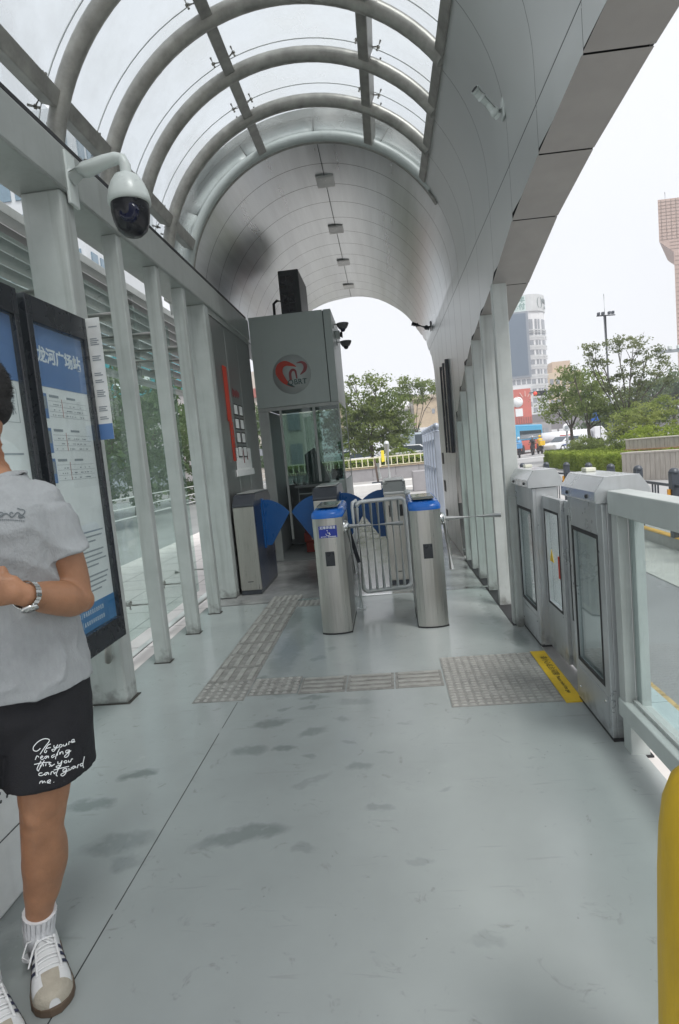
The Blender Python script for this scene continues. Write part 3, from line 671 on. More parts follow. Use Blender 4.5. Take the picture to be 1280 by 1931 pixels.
# swing gate
sg = T('swing_gate', 'silver tubular swing gate between the two blue capped turnstiles', 'gate', (.13, 5.3, 0))
h0, h1 = Vector((.135, 5.30, 0)), Vector((-.30, 5.20, 0)); up = Vector((0, 0, 1))
fr = MB(); rr = .05
def gp(t, z): return h0.lerp(h1, t)+up*z
W_ = .446; loop = []
for cu_, cz_, a0 in ((W_-rr, .97-rr, 0), (rr, .97-rr, 90), (rr, .15+rr, 180), (W_-rr, .15+rr, 270)):
    for k in range(6):
        a = R_(a0+k*18); loop.append(gp((cu_+rr*math.cos(a))/W_, cz_+rr*math.sin(a)))
fr.tube(loop, .019, 12, closed=True)
P('gate_frame', fr, galv, sg)
for k in range(1, 7):
    t_ = k/7
    P('bar', MB().tube([gp(t_, .16), gp(t_, .96)], .0145, 10), galv, sg)
P('hinge_post', MB().tube([(.165, 5.31, 0), (.165, 5.31, 1.0)], .022, 12).lathe([(.026, 1.0), (.03, 1.01), (.02, 1.035), (.001, 1.04)], (.165, 5.31, 0), 12), galv, sg)
hg = MB().box(.13, .17, 5.29, 5.33, .09, .11); hg.box(.13, .17, 5.29, 5.33, .85, .87); P('hinge', hg, steel_h, sg)
st = T('gate_stop_post', 'thin silver stop post beside the left turnstile', 'post', (-.34, 5.18, 0))
P('post', MB().tube([(-.335, 5.19, 0), (-.335, 5.19, .93), (-.33, 5.21, .97), (-.30, 5.24, .985)], .017, 12), galv, st)
P('foot', MB().box(-.375, -.295, 5.15, 5.23, 0, .008), galv, st)

# ================================================================ FLAP GATES
def wing(sgn):
    # fan-shaped blue leaf in the x-z plane
    pts = [(0, .985), (sgn*.07, .982), (sgn*.12, .968), (sgn*.17, .945), (sgn*.22, .912), (sgn*.265, .872), (sgn*.312, .818), (sgn*.075, .46), (sgn*.01, .46), (0, .5)]
    return MB().prism(pts, 'y', -.006, .006)
def flap(x0, y, label, sides, w_=.23, top=.0):
    t = T('flap_gate', label, 'ticket gate', (x0+w_/2, y, 0), 'ticket flap gate cabinets')
    h = w_/2
    P('front_panel', MB().prism([(-h, .045), (h, .045), (h, .95), (-h, .95)], 'y', 0, .03), mat('flap_front_steel', (.52, .50, .46), .3, .85, .08, 3, .03, 5, stretch=(40, 40, 1)), t, world=False, bevel=.01)
    P('body', MB().box(-h+.002, h-.002, .03, .94, .03, .955), navy, t, world=False, bevel=.01)
    P('plinth', MB().box(-h+.006, h-.006, .006, .93, 0, .045), darkp, t, world=False)
    P('lid', MB().prism([(-.004, .95), (-.004, .975), (.13, 1.075), (.80, 1.085), (.94, 1.0), (.94, .955)], 'x', -h-.004, h+.004), darkp, t, world=False, bevel=.006)
    P('lid_plate', MB().box(-h+.02, h-.02, .16, .78, 1.082, 1.092), mat('lid_plate', (.5, .5, .49), .3, .6), t, world=False, bevel=.003)
    P('badge', MB().box(-.03, .03, -.002, .001, .135, .143), rubber, t, world=False)
    for s_ in sides:
        wv = P('wing', wing(s_), bluew, t, world=False, bevel=.002); wv.location = (s_*h, .42, 0)
        P('wing_rail', MB().box(-.012, .012, -.05, .05, .44, 1.0), bluew, t, world=False).location = (s_*(h+.006), .42, 0)
    return t
flap(-1.675, 6.09, 'flap gate cabinet with black lid against the left wall, blue wing open', (1,))
flap(-.80, 6.09, 'flap gate cabinet with black lid behind the left turnstile', (-1, 1), .25)
c3_ = flap(-.055, 6.05, 'pale steel flap gate cabinet seen through the bars of the swing gate', (-1,), .23)
for ch in c3_.children:
    if ch.name.startswith(('body', 'lid')) : ch.data.materials[0] = mat('pale_gate_steel', (.55, .56, .55), .3, .6)
P('sensor_window', MB().box(-.075, -.035, -.004, .0, .72, .84), rubber, c3_, world=False); P('sensor_window', MB().box(.03, .07, -.004, .0, .72, .84), rubber, c3_, world=False)

# ================================================================ BOOTH
bo = T('ticket_booth', 'grey green ticket booth with round red emblem and dark glass front', 'booth', (-1.13, 8.8, 0))
bx0, bx1, by0, by1 = -1.69, -.57, 8.0, 9.55
boothp = mat('booth_paint', (.40, .45, .43), .4, 0, .04, 2, streak=.08)
P('fascia', MB().box(bx0, -.682, by0, by0+.03, 2.14, 3.36), boothp, bo, bevel=.004)
P('fascia', MB().box(-.672, bx1, by0, by0+.03, 2.14, 3.36), boothp, bo, bevel=.004)
P('fascia_core', MB().box(bx0+.01, bx1-.01, by0+.03, by1-.01, 2.16, 3.35), dark, bo)
P('side_fascia', MB().box(bx1-.008, bx1, by0+.032, by1, 2.14, 3.36), boothp, bo)
PE('window_frame', MB().box(bx0, bx1, by0+.02, by0+.07, 2.09, 2.139).box(-.94, -.905, by0+.02, by0+.07, 1.07, 2.09).box(bx1-.02, bx1, by0+.02, by0+.06, .0, 2.09).box(bx0, bx0+.14, by0+.02, by0+.07, 0, 2.09).box(-1.40, -1.37, by0+.02, by0+.05, .3, 2.09).box(bx1-.02, bx1, by1-.04, by1, 0, 2.14), beamp, bo, bevel=.004)
P('front_glass', MB().box(-1.37, bx1-.02, by0+.04, by0+.046, 1.07, 2.09), gl_booth, bo)
P('side_glass', MB().box(bx1-.012, bx1-.006, by0+.06, by1-.04, 1.07, 2.14), gl_booth, bo)
P('lower_panel', MB().box(-.80, bx1-.02, by0+.03, by0+.06, .02, 1.06).box(bx1-.02, bx1-.002, by0+.06, by1-.04, .02, 1.06), boothp, bo, bevel=.004)
inn = mat('booth_inside', (.17, .18, .18), .6, 0, .1, 4)
P('back_wall', MB().box(bx0, bx1-.5, by1-.03, by1, 0, 1.0).box(bx0, bx0+.03, by0+.08, by1-.03, 0, 2.14), inn, bo)
P('back_glass', MB().box(bx0+.04, bx1-.02, by1-.02, by1-.014, 1.0, 2.14), gl_booth, bo)
P('counter', MB().box(-1.30, bx1-.04, 8.10, 8.45, 1.0, 1.04).box(-.84, bx1-.04, 8.08, 8.12, .05, 1.0), inn, bo, bevel=.005)
P('floor_plate', MB().box(bx0, bx1, by0, by1, -.005, .01), inn, bo)
# emblem
em = P('emblem_disc', MB().lathe([(.001, 0), (.262, 0), (.262, -.004), (.001, -.004)], (-1.17, by0, 2.555), 48, 'y'), mat('disc_grey', (.40, .43, .42), .4, 0, .03), bo)
def ribbon(pts, ws, y, m_, name, par, c=(-1.165, 2.57), s_=.262):
    n = len(pts); L_, R__ = [], []
    P2 = [Vector((c[0]+p[0]*s_, c[1]+p[1]*s_)) for p in pts]
    # resample with catmull-rom
    Q, W_ = [], []
    for i in range(n-1):
        p0, p1, p2, p3 = P2[max(i-1, 0)], P2[i], P2[i+1], P2[min(i+2, n-1)]
        for k in range(6):
            t = k/6; Q.append(.5*((2*p1)+(-p0+p2)*t+(2*p0-5*p1+4*p2-p3)*t*t+(-p0+3*p1-3*p2+p3)*t**3)); W_.append(ws[i]+(ws[i+1]-ws[i])*t)
    Q.append(P2[-1]); W_.append(ws[-1])
    for i, q_ in enumerate(Q):
        d = (Q[min(i+1, len(Q)-1)]-Q[max(i-1, 0)]).normalized(); nn = Vector((-d.y, d.x))*W_[i]*s_/2
        L_.append((q_.x+nn.x, y, q_.y+nn.y)); R__.append((q_.x-nn.x, y, q_.y-nn.y))
    P(name, MB().grid([L_, R__], False), m_, par, solid=.002)
eml = mat('emblem_red', (.46, .035, .015), .4, 0, .1, 8); emd = mat('emblem_maroon', (.24, .045, .05), .4); emg = mat('emblem_green', (.02, .07, .065), .4)
yy = by0-.006
ribbon([(.25, .30), (.0, .43), (-.33, .52), (-.60, .38), (-.67, .08), (-.5, -.28), (-.25, -.55), (.05, -.72)], [.02, .16, .27, .36, .38, .30, .16, .03], yy, eml, 'emblem_heart', em)
ribbon([(-.30, -.52), (-.1, -.63), (.08, -.73)], [.10, .10, .02], yy-.002, emg, 'emblem_tail', em)
ribbon([(.28, .48), (.55, .50), (.72, .32), (.66, .08), (.42, -.12)], [.03, .12, .20, .17, .03], yy, emd, 'emblem_heart_edge', em)
ribbon([(-.10, -.34), (-.10, .0), (.03, .16), (.18, .08), (.22, -.30)], [.14, .14, .13, .11, .07], yy, emd, 'emblem_figure', em)
text('emblem_letters', 'QBRT', .098, (-1.105, yy-.001, 2.445), FR, emg, em, bold=.001, sp=1.05)
# things in the booth
fr_ = T('wire_shelf', 'small grey wire shelf unit behind the booth glass', 'shelf', (-1.18, 8.3, .62))
sm = MB()
for z in (.66, .78, .9, 1.02, 1.14): sm.box(-1.28, -1.08, 8.24, 8.36, z, z+.008)
for x in (-1.28, -1.085): sm.box(x, x+.008, 8.24, 8.25, .62, 1.17)
P('rack', sm, mat('shelf_grey', (.30, .33, .33), .5), fr_)
bx = MB()
for i, (z0, z1, cx) in enumerate(((.02, .17, -1.15), (.175, .31, -1.17), (.315, .46, -1.15))):
    t = T('cardboard_box', ['red and white carton lowest of the stack in the dark booth', 'red carton in the middle of the stack in the dark booth', 'red carton on top of the stack in the dark booth'][i], 'box', (cx, 8.6, z0), 'cartons stacked in the booth')
    P('carton', MB().box(cx-.13, cx+.13, 8.5, 8.75, z0, z1), mat('carton_red', (.20, .03, .02), .7), t, bevel=.003)
    P('label_panel', MB().box(cx-.02, cx+.08, 8.497, 8.5, z0+.03, z1-.03), mat('carton_label', (.42, .38, .28), .7), t)
cu = T('bottle_row', 'row of small bottles and cups on the booth counter', 'bottles', (-1.25, 8.16, 1.04))
for i, x in enumerate((-1.30, -1.24, -1.17, -1.12)):
    P('bottle', MB().lathe([(.001, 1.04), (.022, 1.04), (.022, 1.04+.08+.03*(i % 2)), (.01, 1.15+.03*(i % 2)), (.01, 1.17+.03*(i % 2)), (.001, 1.171+.03*(i % 2))], (x, 8.15, 0), 12), whitec if i % 2 else steel_h, cu)
lp = T('desk_monitor', 'dark desk monitor at the right end of the booth counter', 'monitor', (-.70, 8.2, 1.04))
P('screen', MB().box(-.78, -.62, 8.2, 8.22, 1.08, 1.22), black, lp, bevel=.004); P('stand', MB().box(-.72, -.68, 8.19, 8.24, 1.04, 1.085), black, lp)
cr_ = T('barrier_panel', 'tilted grey panel standing inside the booth window', 'panel', (-1.02, 8.3, 1.05))
P('panel', MB().prism([(-1.14, 1.04), (-.80, 1.04), (-1.0, 1.55), (-1.15, 1.46)], 'y', 8.30, 8.32), mat('panel_grey', (.13, .15, .15), .5), cr_)
P('edge_rail', MB().tube([(-.80, 8.29, 1.08), (-.98, 8.29, 1.62)], .009, 8), steel_h, cr_)
ac = T('condenser_unit', 'black condenser unit standing on the booth roof', 'air conditioner', (-1.06, 8.45, 3.36))
dk = mat('condenser_black', (.045, .05, .052), .5, 0, .1, 6)
P('casing', MB().box(-1.27, -.985, 8.28, 9.15, 3.42, 4.01), dk, ac, bevel=.01)
g = MB()
for i in range(2):
    for j in range(4): g.box(-1.25+i*.1, -1.165+i*.1, 8.274, 8.279, 3.45+j*.125, 3.45+j*.125+.108)
P('grille', g, mat('condenser_grille', (.008, .009, .014), .25), ac)
P('feet', MB().box(-1.26, -1.2, 8.3, 8.36, 3.36, 3.42).box(-1.1, -1.05, 8.3, 8.36, 3.36, 3.42).box(-1.26, -1.2, 8.85, 8.9, 3.36, 3.42).box(-1.1, -1.05, 8.85, 8.9, 3.36, 3.42), dk, ac)
P('pipe', MB().tube([(-1.25, 8.36, 3.62), (-1.33, 8.34, 3.63), (-1.375, 8.33, 3.59), (-1.38, 8.33, 3.34)], .02, 10), rubber, ac)
# dome cameras on booth side
def dome(y, z, label, first=None):
    if first: return copy_thing(first, (-.57, y, z), label)
    t = T('dome_camera', label, 'camera', (-.57, y, z), 'dome cameras on the booth side')
    P('bracket', MB().tube([(0, 0, .0), (.10, 0, .0)], .012, 8).box(-.001, .01, -.03, .03, -.05, .04), whitec, t, world=False)
    P('shroud', MB().lathe([(.001, .008), (.085, .006), (.088, 0), (.075, -.035), (.05, -.07), (.001, -.07)], (.13, 0, 0), 24), mat('dome_grey', (.14, .14, .15), .4), t, world=False)
    P('lens_dome', MB().lathe([(.038, -.07), (.034, -.09), (.02, -.107), (.001, -.112)], (.13, 0, 0), 20), mat('dome_lens', (.01, .01, .03), .1), t, world=False)
    return t
d0 = dome(8.30, 3.21, 'grey dome camera on the booth side, the upper one')
dome(8.75, 3.05, 'grey dome camera on the booth side, the lower one', d0)
hs = T('horn_speaker', 'small dark speaker on the booth side between the dome cameras', 'speaker', (-.55, 8.5, 3.1))
P('body', MB().box(-.57, -.50, 8.5, 8.58, 3.06, 3.17), whitec, hs, bevel=.006); P('cone', MB().lathe([(.03, 0), (.05, .03), (.045, .035), (.001, .02)], (-.50, 8.54, 3.115), 16, 'x'), rubber, hs)
# notices on the side wall
nw = T('wall_notices', 'red banner and rows of framed certificates on the steel side wall', 'wall display', (-1.72, 6.8, 1.3))
xw = -1.718
P('banner', MB().box(xw-.004, xw, 6.50, 6.66, 1.90, 2.52).box(xw-.004, xw, 6.56, 6.69, 1.45, 1.899), redp, nw)
me = MB()
rnd = random.Random(3)
for r_ in range(5):
    for c_ in range(2):
        y = 6.80+c_*.24; z = 2.22-r_*.165
        if r_ == 0: continue
        P('certificate', MB().box(xw-.003, xw+.004, y, y+.16, z-.055, z+.055), paper, nw)
        me.box(xw+.004, xw+.005, y-.012, y, z-.065, z+.065).box(xw+.004, xw+.005, y+.16, y+.172, z-.065, z+.065).box(xw+.004, xw+.005, y-.012, y+.172, z+.055, z+.067).box(xw+.004, xw+.005, y-.012, y+.172, z-.067, z-.055)
P('certificate_frames', me, rubber, nw)
gb = MB(); 
for k in range(9): gb.box(xw, xw+.002, 6.60+(k % 3)*.01, 6.64+(k % 2)*.012, 1.86-k*.046, 1.885-k*.046)
for k in range(6): gb.box(xw, xw+.002, 6.82+k*.055, 6.86+k*.055, 2.20+.02*(k % 2), 2.30-.01*(k % 3))
gb.box(xw+.0005, xw+.004, 7.02, 7.05, 1.42, 1.58).box(xw+.0005, xw+.004, 7.2, 7.23, 1.46, 1.56)
PE('dark_mark', gb, emd, nw)
P('paper_sheet', MB().box(xw-.002, xw, 6.66, 7.42, 1.34, 1.60).box(xw-.004, xw+.01, 6.62, 7.48, 1.27, 1.345), paper, nw)

# ================================================================ PLATFORM GATES (right)
def cabinet(y0, y1, x0, x1, label, hbody, sticker=False):
    t = T('platform_gate_cabinet', label, 'platform gate', ((x0+x1)/2, (y0+y1)/2, 0), 'grey platform gate cabinets')
    # frame of inner face with window
    fr = MB(); zt = hbody
    fr.box(x0, x0+.02, y0, y0+.07, 0.02, zt); fr.box(x0, x0+.02, y1-.05, y1, .02, zt); fr.box(x0, x0+.02, y0+.07, y1-.05, zt-.15, zt); fr.box(x0, x0+.02, y0+.07, y1-.05, .02, .24)
    fr.box(x0+.02, x1, y0, y0+.02, .02, zt); fr.box(x1-.02, x1, y0+.02, y1, .02, .3); fr.box(x1-.02, x1, y0+.02, y1, .95, zt); fr.box(x0+.02, x1-.02, y1-.02, y1, .02, zt)
    P('body', fr, cabm, t, bevel=.003)
    P('plinth', MB().box(x0+.005, x1-.005, y0+.005, y1-.005, 0, .02), rubber, t)
    P('window', MB().box(x0+.012, x0+.017, y0+.07, y1-.05, .24, zt-.15), gl_door, t)
    P('window', MB().box(x1-.012, x1-.007, y0+.03, y1-.02, .3, .95), gl_door, t)
    wf = MB(); 
    for (a, b_, c, d) in ((y0+.065, y0+.08, .235, zt-.145), (y1-.06, y1-.045, .235, zt-.145), (y0+.08, y1-.06, .235, .255), (y0+.08, y1-.06, zt-.165, zt-.145)): wf.box(x0-.002, x0+.004, a, b_, c, d)
    P('window_gasket', wf, rubber, t)
    P('service_panel', MB().box(x0-.003, x0, y0+.03, y1-.03, .05, .20), cabm, t, bevel=.001)
    P('screw', MB().lathe([(.001, -.006), (.007, -.006), (.007, 0)], (x0, y0+.06, .17), 10, 'x').lathe([(.001, -.006), (.007, -.006), (.007, 0)], (x0, y1-.06, .09), 10, 'x'), steel_h, t)
    w_ = (x1-x0)/2; cx = (x0+x1)/2; W2 = w_+.028; z0 = hbody+.004
    prof = [(cx-W2, z0), (cx+W2, z0), (cx+W2, z0+.05), (cx+W2*.62, z0+.115), (cx-W2*.62, z0+.115), (cx-W2, z0+.05)]
    P('cap', MB().prism(prof, 'y', y0-.01, y1+.01), steel_h if False else mat('cap_metal', (.64, .66, .67), .24, .7, .05, 5), t, bevel=.008)
    P('cap_end', MB().prism([(a, b_) for a, b_ in prof], 'y', y0-.014, y0-.0105), cabm, t, bevel=.001)
    P('lamp_block', MB().box(cx-.02, cx+.03, y1-.10, y1-.03, z0+.116, z0+.135), mat('lamp_block', (.6, .6, .5), .4), t, bevel=.004)
    P('cap_screw', MB().lathe([(.001, -.008), (.009, -.006), (.009, 0)], (cx-W2, y0+.1, z0+.025), 10, 'x').lathe([(.001, -.008), (.009, -.006), (.009, 0)], (cx-W2, y1-.1, z0+.025), 10, 'x'), rubber, t)
    return t
cabinet(2.60, 3.08, .91, 1.085, 'nearer grey platform gate cabinet with domed metal cap beside the rail', 1.085)
cabinet(3.87, 4.38, .925, 1.085, 'farther grey platform gate cabinet against the tall slat post', 1.07)
def leaf(y0, y1, x, label, stick):
    t = T('sliding_gate_leaf', label, 'sliding gate', (x, (y0+y1)/2, 0), 'sliding glass gate leaves')
    f = MB(); f.box(x, x+.035, y0, y0+.06, .025, 1.02); f.box(x, x+.035, y1-.06, y1, .025, 1.02); f.box(x, x+.035, y0+.06, y1-.06, .93, 1.02); f.box(x, x+.035, y0+.06, y1-.06, .025, .33)
    P('frame', f, cabm, t, bevel=.003); P('pane', MB().box(x+.015, x+.02, y0+.06, y1-.06, .33, .93), gl_door, t)
    g_ = MB().box(x-.002, x+.001, y0+.055, y0+.07, .32, .94).box(x-.002, x+.001, y1-.07, y1-.055, .32, .94).box(x-.002, x+.001, y0+.07, y1-.07, .32, .335).box(x-.002, x+.001, y0+.07, y1-.07, .925, .94)
    P('gasket', g_, rubber, t)
    if stick:
        P('warning_sticker', MB().prism([(y1-.17, .60), (y1-.08, .60), (y1-.125, .68)], 'x', x+.0135, x+.0148), yellow, t); P('red_sticker', MB().box(x+.0135, x+.0148, y0+.09, y0+.16, .52, .66), redp, t)
    return t
leaf(3.09, 3.475, 1.005, 'sliding glass gate leaf next to the nearer cabinet', False)
leaf(3.48, 3.90, .985, 'sliding glass gate leaf with yellow and red stickers next to the farther cabinet', True)
# edge plate under the sliding gates
S('gate_track', MB().box(.928, 1.09, 3.06, 3.9, 0, .006), mat('track_plate', (.42, .41, .40), .35, .5), bevel=.002)
cb = T('blue_strip_railing_end', 'short grey post closing the gap between far cabinet and tall slat post', 'post', (.92, 4.4, 0))
P('post', MB().box(.875, .925, 4.36, 4.41, 0, .98), paint, cb, bevel=.004)
# railing toward the camera
rl = T('glass_railing', 'grey framed glass railing running toward the camera on the right', 'railing', (.98, 1.5, 0))
P('top_rail', MB().box(.925, 1.02, -1.5, 2.575, 1.045, 1.145), paint_l, rl, bevel=.006)
P('bottom_rail', MB().box(.93, 1.03, -1.5, 2.575, .145, .225), paint_l, rl, bevel=.006)
P('post', MB().box(.94, .985, 2.515, 2.58, .22, 1.05), paint, rl, bevel=.004)
P('post', MB().box(.99, 1.03, 2.47, 2.53, .22, 1.05), paint_l, rl, bevel=.004)
P('foot', MB().box(.945, 1.025, 2.49, 2.57, -.01, .15), paint_l, rl, bevel=.004)
P('foot', MB().box(.945, 1.025, .4, .48, -.01, .15), paint_l, rl, bevel=.004)
P('pane', MB().box(.985, .993, -1.5, 2.5, .225, 1.045), gl_rail, rl)
P('glazing_bead', MB().box(.968, .984, -1.5, 2.5, .2252, .24).box(.968, .984, -1.5, 2.5, 1.03, 1.0445), paint, rl)
P('foot_sealant', MB().box(.935, 1.035, 2.48, 2.58, -.012, -.004), rubber, rl)
# notice frames on the cladding
nb_ = T('wall_light_box', 'dark framed display box hung on the right cladding near the far end', 'display case', (.85, 7.9, 1.9))
for y0 in (7.45, 7.78, 8.12):
    P('frame', MB().box(.825, .868, y0, y0+.05, 1.30, 2.46), darkp, nb_, bevel=.004)
P('panel', MB().box(.84, .868, 7.5, 8.17, 1.30, 2.40), mat('display_dark', (.05, .055, .055), .25), nb_, bevel=.003)
# bullet cameras
def bullet(p, d, label, m_, s_=1):
    t = T('bullet_camera', label, 'camera', p, 'bullet cameras on the right cladding')
    p = Vector(p); d = Vector(d).normalized()
    P('wall_plate', MB().box(p.x-.012*s_, p.x, p.y-.035*s_, p.y+.035*s_, p.z-.06*s_, p.z+.06*s_), m_, t, bevel=.003)
    j = p+Vector((-.06*s_, 0, -.01*s_)); P('joint', MB().tube([p, j], .016*s_, 10).ell(j, (.03*s_,)*3, n=10), m_, t)
    P('barrel', MB().tube([j-d*.04*s_, j+d*.17*s_], .027*s_, 14).tube([j+d*.12*s_, j+d*.19*s_], .030*s_, 14), m_, t)
    P('lens', MB().tube([j+d*.191*s_, j+d*.195*s_], .022*s_, 12), rubber, t)
    return t
bullet((.862, 3.72, 3.33), (-.55, -.35, .45), 'white bullet camera on the upper right cladding near the front', whitec, .9)
bullet((.862, 9.3, 3.24), (-.9, -.2, .3), 'dark bullet camera on the right cladding at the far end of the vault', darkp, 1.2)
# dome PTZ camera
pz = T('speed_dome_camera', 'large white speed dome camera with black lens hung from the left beam', 'camera', (-1.36, 3.47, 3.1))
P('wall_plate', MB().box(-1.705, -1.685, 3.42, 3.53, 3.0, 3.30), whitec, pz, bevel=.006)
P('arm', MB().tube([(-1.69, 3.475, 3.17), (-1.60, 3.475, 3.195), (-1.48, 3.475, 3.225), (-1.41, 3.475, 3.235), (-1.375, 3.475, 3.225), (-1.36, 3.475, 3.19), (-1.36, 3.475, 3.13)], [.05, .045, .038, .034, .033, .032, .033], 14), whitec, pz)
P('housing', MB().lathe([(.001, .115), (.04, .112), (.075, .095), (.10, .06), (.122, .01), (.13, -.03), (.131, -.055), (.124, -.06), (.001, -.06)], (-1.36, 3.475, 3.03), 40, 'z', Matrix.Diagonal((.93, .93, 1))), whitec, pz)
P('lens_shell', MB().lathe([(.116, -.06), (.118, -.10), (.108, -.16), (.09, -.205), (.055, -.235), (.001, -.242)], (-1.36, 3.475, 3.03), 40, 'z', Matrix.Diagonal((.93, .93, 1))), mat('ptz_black', (.012, .012, .016), .25), pz)
P('lens', MB().lathe([(.058, 0), (.062, -.012), (.05, -.03), (.04, -.034), (.001, -.030)], (-1.34, 3.405, 2.895), 24, 'y'), mat('ptz_lens', (.006, .008, .03), .05), pz)
P('lens_hood', MB().box(-1.40, -1.28, 3.38, 3.42, 2.955, 2.967), mat('ptz_black2', (.015, .015, .02), .35), pz, bevel=.006)
# bench and bag on the left
bn = T('perforated_bench', 'white metal bench with perforated side panel at the left edge', 'bench', (-1.56, 1.4, 0))
P('casing', MB().box(-1.72, -1.375, .9, 1.93, .0, .56), white, bn, bevel=.012)
ho = MB()
for i in range(22):
    for j in range(6): ho.lathe([(.001, .0), (.006, .0)], (-1.374, 1.2+i*.032, .36+j*.028), 8, 'x')
P('perforations', ho, rubber, bn)
P('seam', MB().box(-1.3745, -1.3735, .9, 1.93, .235, .239), dark, bn)
bg_ = T('black_bag', 'black bag lying on the white bench at the left edge', 'bag', (-1.45, 1.5, .56))
bmb = MB().ell((-1.50, 1.50, .645), (.16, .22, .085), n=14); P('bag_body', bmb, mat('bag_black', (.02, .02, .022), .7, 0, .2, 20, .3, 60), bg_)
P('strap', MB().tube([(-1.5, 1.34, .68), (-1.42, 1.36, .76), (-1.40, 1.5, .79), (-1.42, 1.63, .76), (-1.5, 1.66, .68)], .012, 8), rubber, bg_)
# yellow padded post by the camera
yp = T('yellow_bollard', 'yellow rounded bollard cut by the lower right edge of the frame', 'bollard', (.522, 1.0, 0))
ym = mat('yellow_plastic', (.50, .33, .012), .5, 0, .22, 5, .5, 22, streak=.25, stretch=(1, 1, .35))
rg_ = [(.185, 0), (.183, .1), (.178, .25), (.170, .45), (.162, .6), (.154, .68), (.142, .735), (.12, .775), (.085, .80), (.04, .815), (.001, .818)]
P('shell', MB().lathe([(r*.62, z) for r, z in rg_], (.522, 1.0, 0), 48), ym, yp)
P('base_ring', MB().lathe([(.14, 0), (.14, .02), (.12, .035), (.113, .035)], (.522, 1.0, 0), 40), rubber, yp)
# ================================================================ BACKGROUND
bark = mat('bark', (.10, .085, .07), .9, 0, .25, 12, .5, 40)
F1 = foliage('leaf_mid', (.12, .17, .06), (.29, .35, .12), .5); F2 = foliage('leaf_dark', (.075, .12, .06), (.17, .23, .11), .45); F3 = foliage('leaf_yellowgreen', (.20, .26, .08), (.42, .47, .17), .5); F4 = foliage('leaf_sparse', (.12, .15, .075), (.25, .28, .14), .5)
def leaves(lobes, n, size, seed, per=26, spread=.5, flat=1):
    rg = np.random.default_rng(seed); vol = np.array([l[3]*l[4]*l[5] if len(l) > 4 else l[3]**3 for l in lobes])**.7; vol = vol/vol.sum()
    ncl = max(4, n//per); V = []; 
    for li, l in enumerate(lobes):
        r = np.array([l[3], l[4], l[5]]) if len(l) > 4 else np.array([l[3]]*3)
        k = max(2, int(ncl*vol[li]))
        d = rg.normal(size=(k, 3)); d /= np.linalg.norm(d, axis=1)[:, None]; rad = rg.uniform(.35, 1.0, k)**.5
        c = np.array(l[:3])+d*rad[:, None]*r
        for cc in c:
            sp_ = size*spread*rg.uniform(2.0, 5.5); m_ = rg.integers(per//2, per*3//2)
            V.append(cc+rg.normal(size=(m_, 3))*sp_*np.array([1, 1, .55*flat]))
    C_ = np.concatenate(V); N = len(C_)
    a = rg.normal(size=(N, 3)); a /= np.linalg.norm(a, axis=1)[:, None]; b = rg.normal(size=(N, 3)); b -= a*(a*b).sum(1)[:, None]; b /= np.linalg.norm(b, axis=1)[:, None]
    s_ = size*rg.uniform(.6, 1.3, N)[:, None]
    v = np.stack([C_-a*s_, C_-b*s_*.5, C_+a*s_, C_+b*s_*.5], 1).reshape(-1, 3)
    me = bpy.data.meshes.new('crown'); f = np.arange(N*4).reshape(N, 4)
    me.from_pydata(v.tolist(), [], f.tolist()); return me
def tree(name, label, base, lobes, n, size, fm, seed, r=.12, group=None, cat='tree', lean=(0, 0), split_z=.35, spread=.5):
    t = T(name, label, cat, base, group); B0 = Vector(base); rnd = random.Random(seed)
    top = max(l[2] for l in lobes); sz = B0.z+(top-B0.z)*split_z; f = Vector((B0.x+lean[0], B0.y+lean[1], sz))
    tb = MB().tube([B0, B0.lerp(f, .5)+Vector((.02, 0, 0)), f], [r, r*.8, r*.7], 8)
    for l in lobes:
        e = Vector(l[:3]); mid = f.lerp(e, .5)+Vector((rnd.uniform(-.2, .2), rnd.uniform(-.2, .2), .15))*(e-f).length*.3
        tb.tube([f, mid, e], [r*.5, r*.3, r*.1], 6)
        for k in range(3):
            q = e+Vector((rnd.uniform(-1, 1), rnd.uniform(-1, 1), rnd.uniform(-.2, 1)))*l[3]*.85
            tb.tube([mid.lerp(e, .5), q], [r*.16, r*.05], 5)
    P('trunk', tb, bark, t); P('crown', leaves(lobes, n, size, seed, spread=spread), fm, t); return t
G = 'trees beyond the road'
# trees on the right planting bed
tree('street_tree', 'low spreading green tree above the left end of the hedge', (11.1, 36, -.1), [(10.6, 36, 3.6, 1.3, 1.3, .9), (11.9, 36, 3.1, 1.2, 1.2, .9), (10.2, 35.6, 2.7, .9, .9, .6), (12.3, 36.4, 4.4, 1.0, 1, .7), (11.2, 36, 4.9, .7, .7, .6)], 5200, .085, F1, 11, .13, G)
tree('street_tree', 'dense green tree standing in the middle of the planting bed', (11.35, 33.5, -.1), [(11.2, 33.5, 2.9, 1.0, 1, .8), (12.3, 33.5, 3.0, 1.1, 1, .8), (11.6, 33.8, 4.1, .8, .8, .6), (12.6, 33, 2.2, .8, .8, .5), (10.6, 33.6, 4.6, .45, .5, .35)], 4600, .08, F1, 12, .13, G, lean=(-.1, 0))
tree('bare_topped_tree', 'tall sparse tree with thin bare branches behind the bush', (11.9, 30, .3), [(10.3, 30, 5.4, .45, .5, .35), (10.9, 30, 4.7, .4, .5, .4), (11.6, 30, 5.5, .5, .5, .4), (12.4, 30, 5.5, .75, .6, .35), (13.1, 30, 4.9, .5, .5, .45), (13.8, 30, 4.2, .45, .5, .5), (12.2, 30, 4.3, .55, .5, .4), (11.5, 30, 3.6, .7, .6, .5), (12.9, 30, 3.7, .6, .6, .5), (14.1, 30, 3.5, .35, .4, .3), (12.2, 30, 2.9, .8, .7, .5), (10.15, 30, 4.8, .3, .3, .2)], 4200, .07, F4, 13, .11, G, split_z=.22)
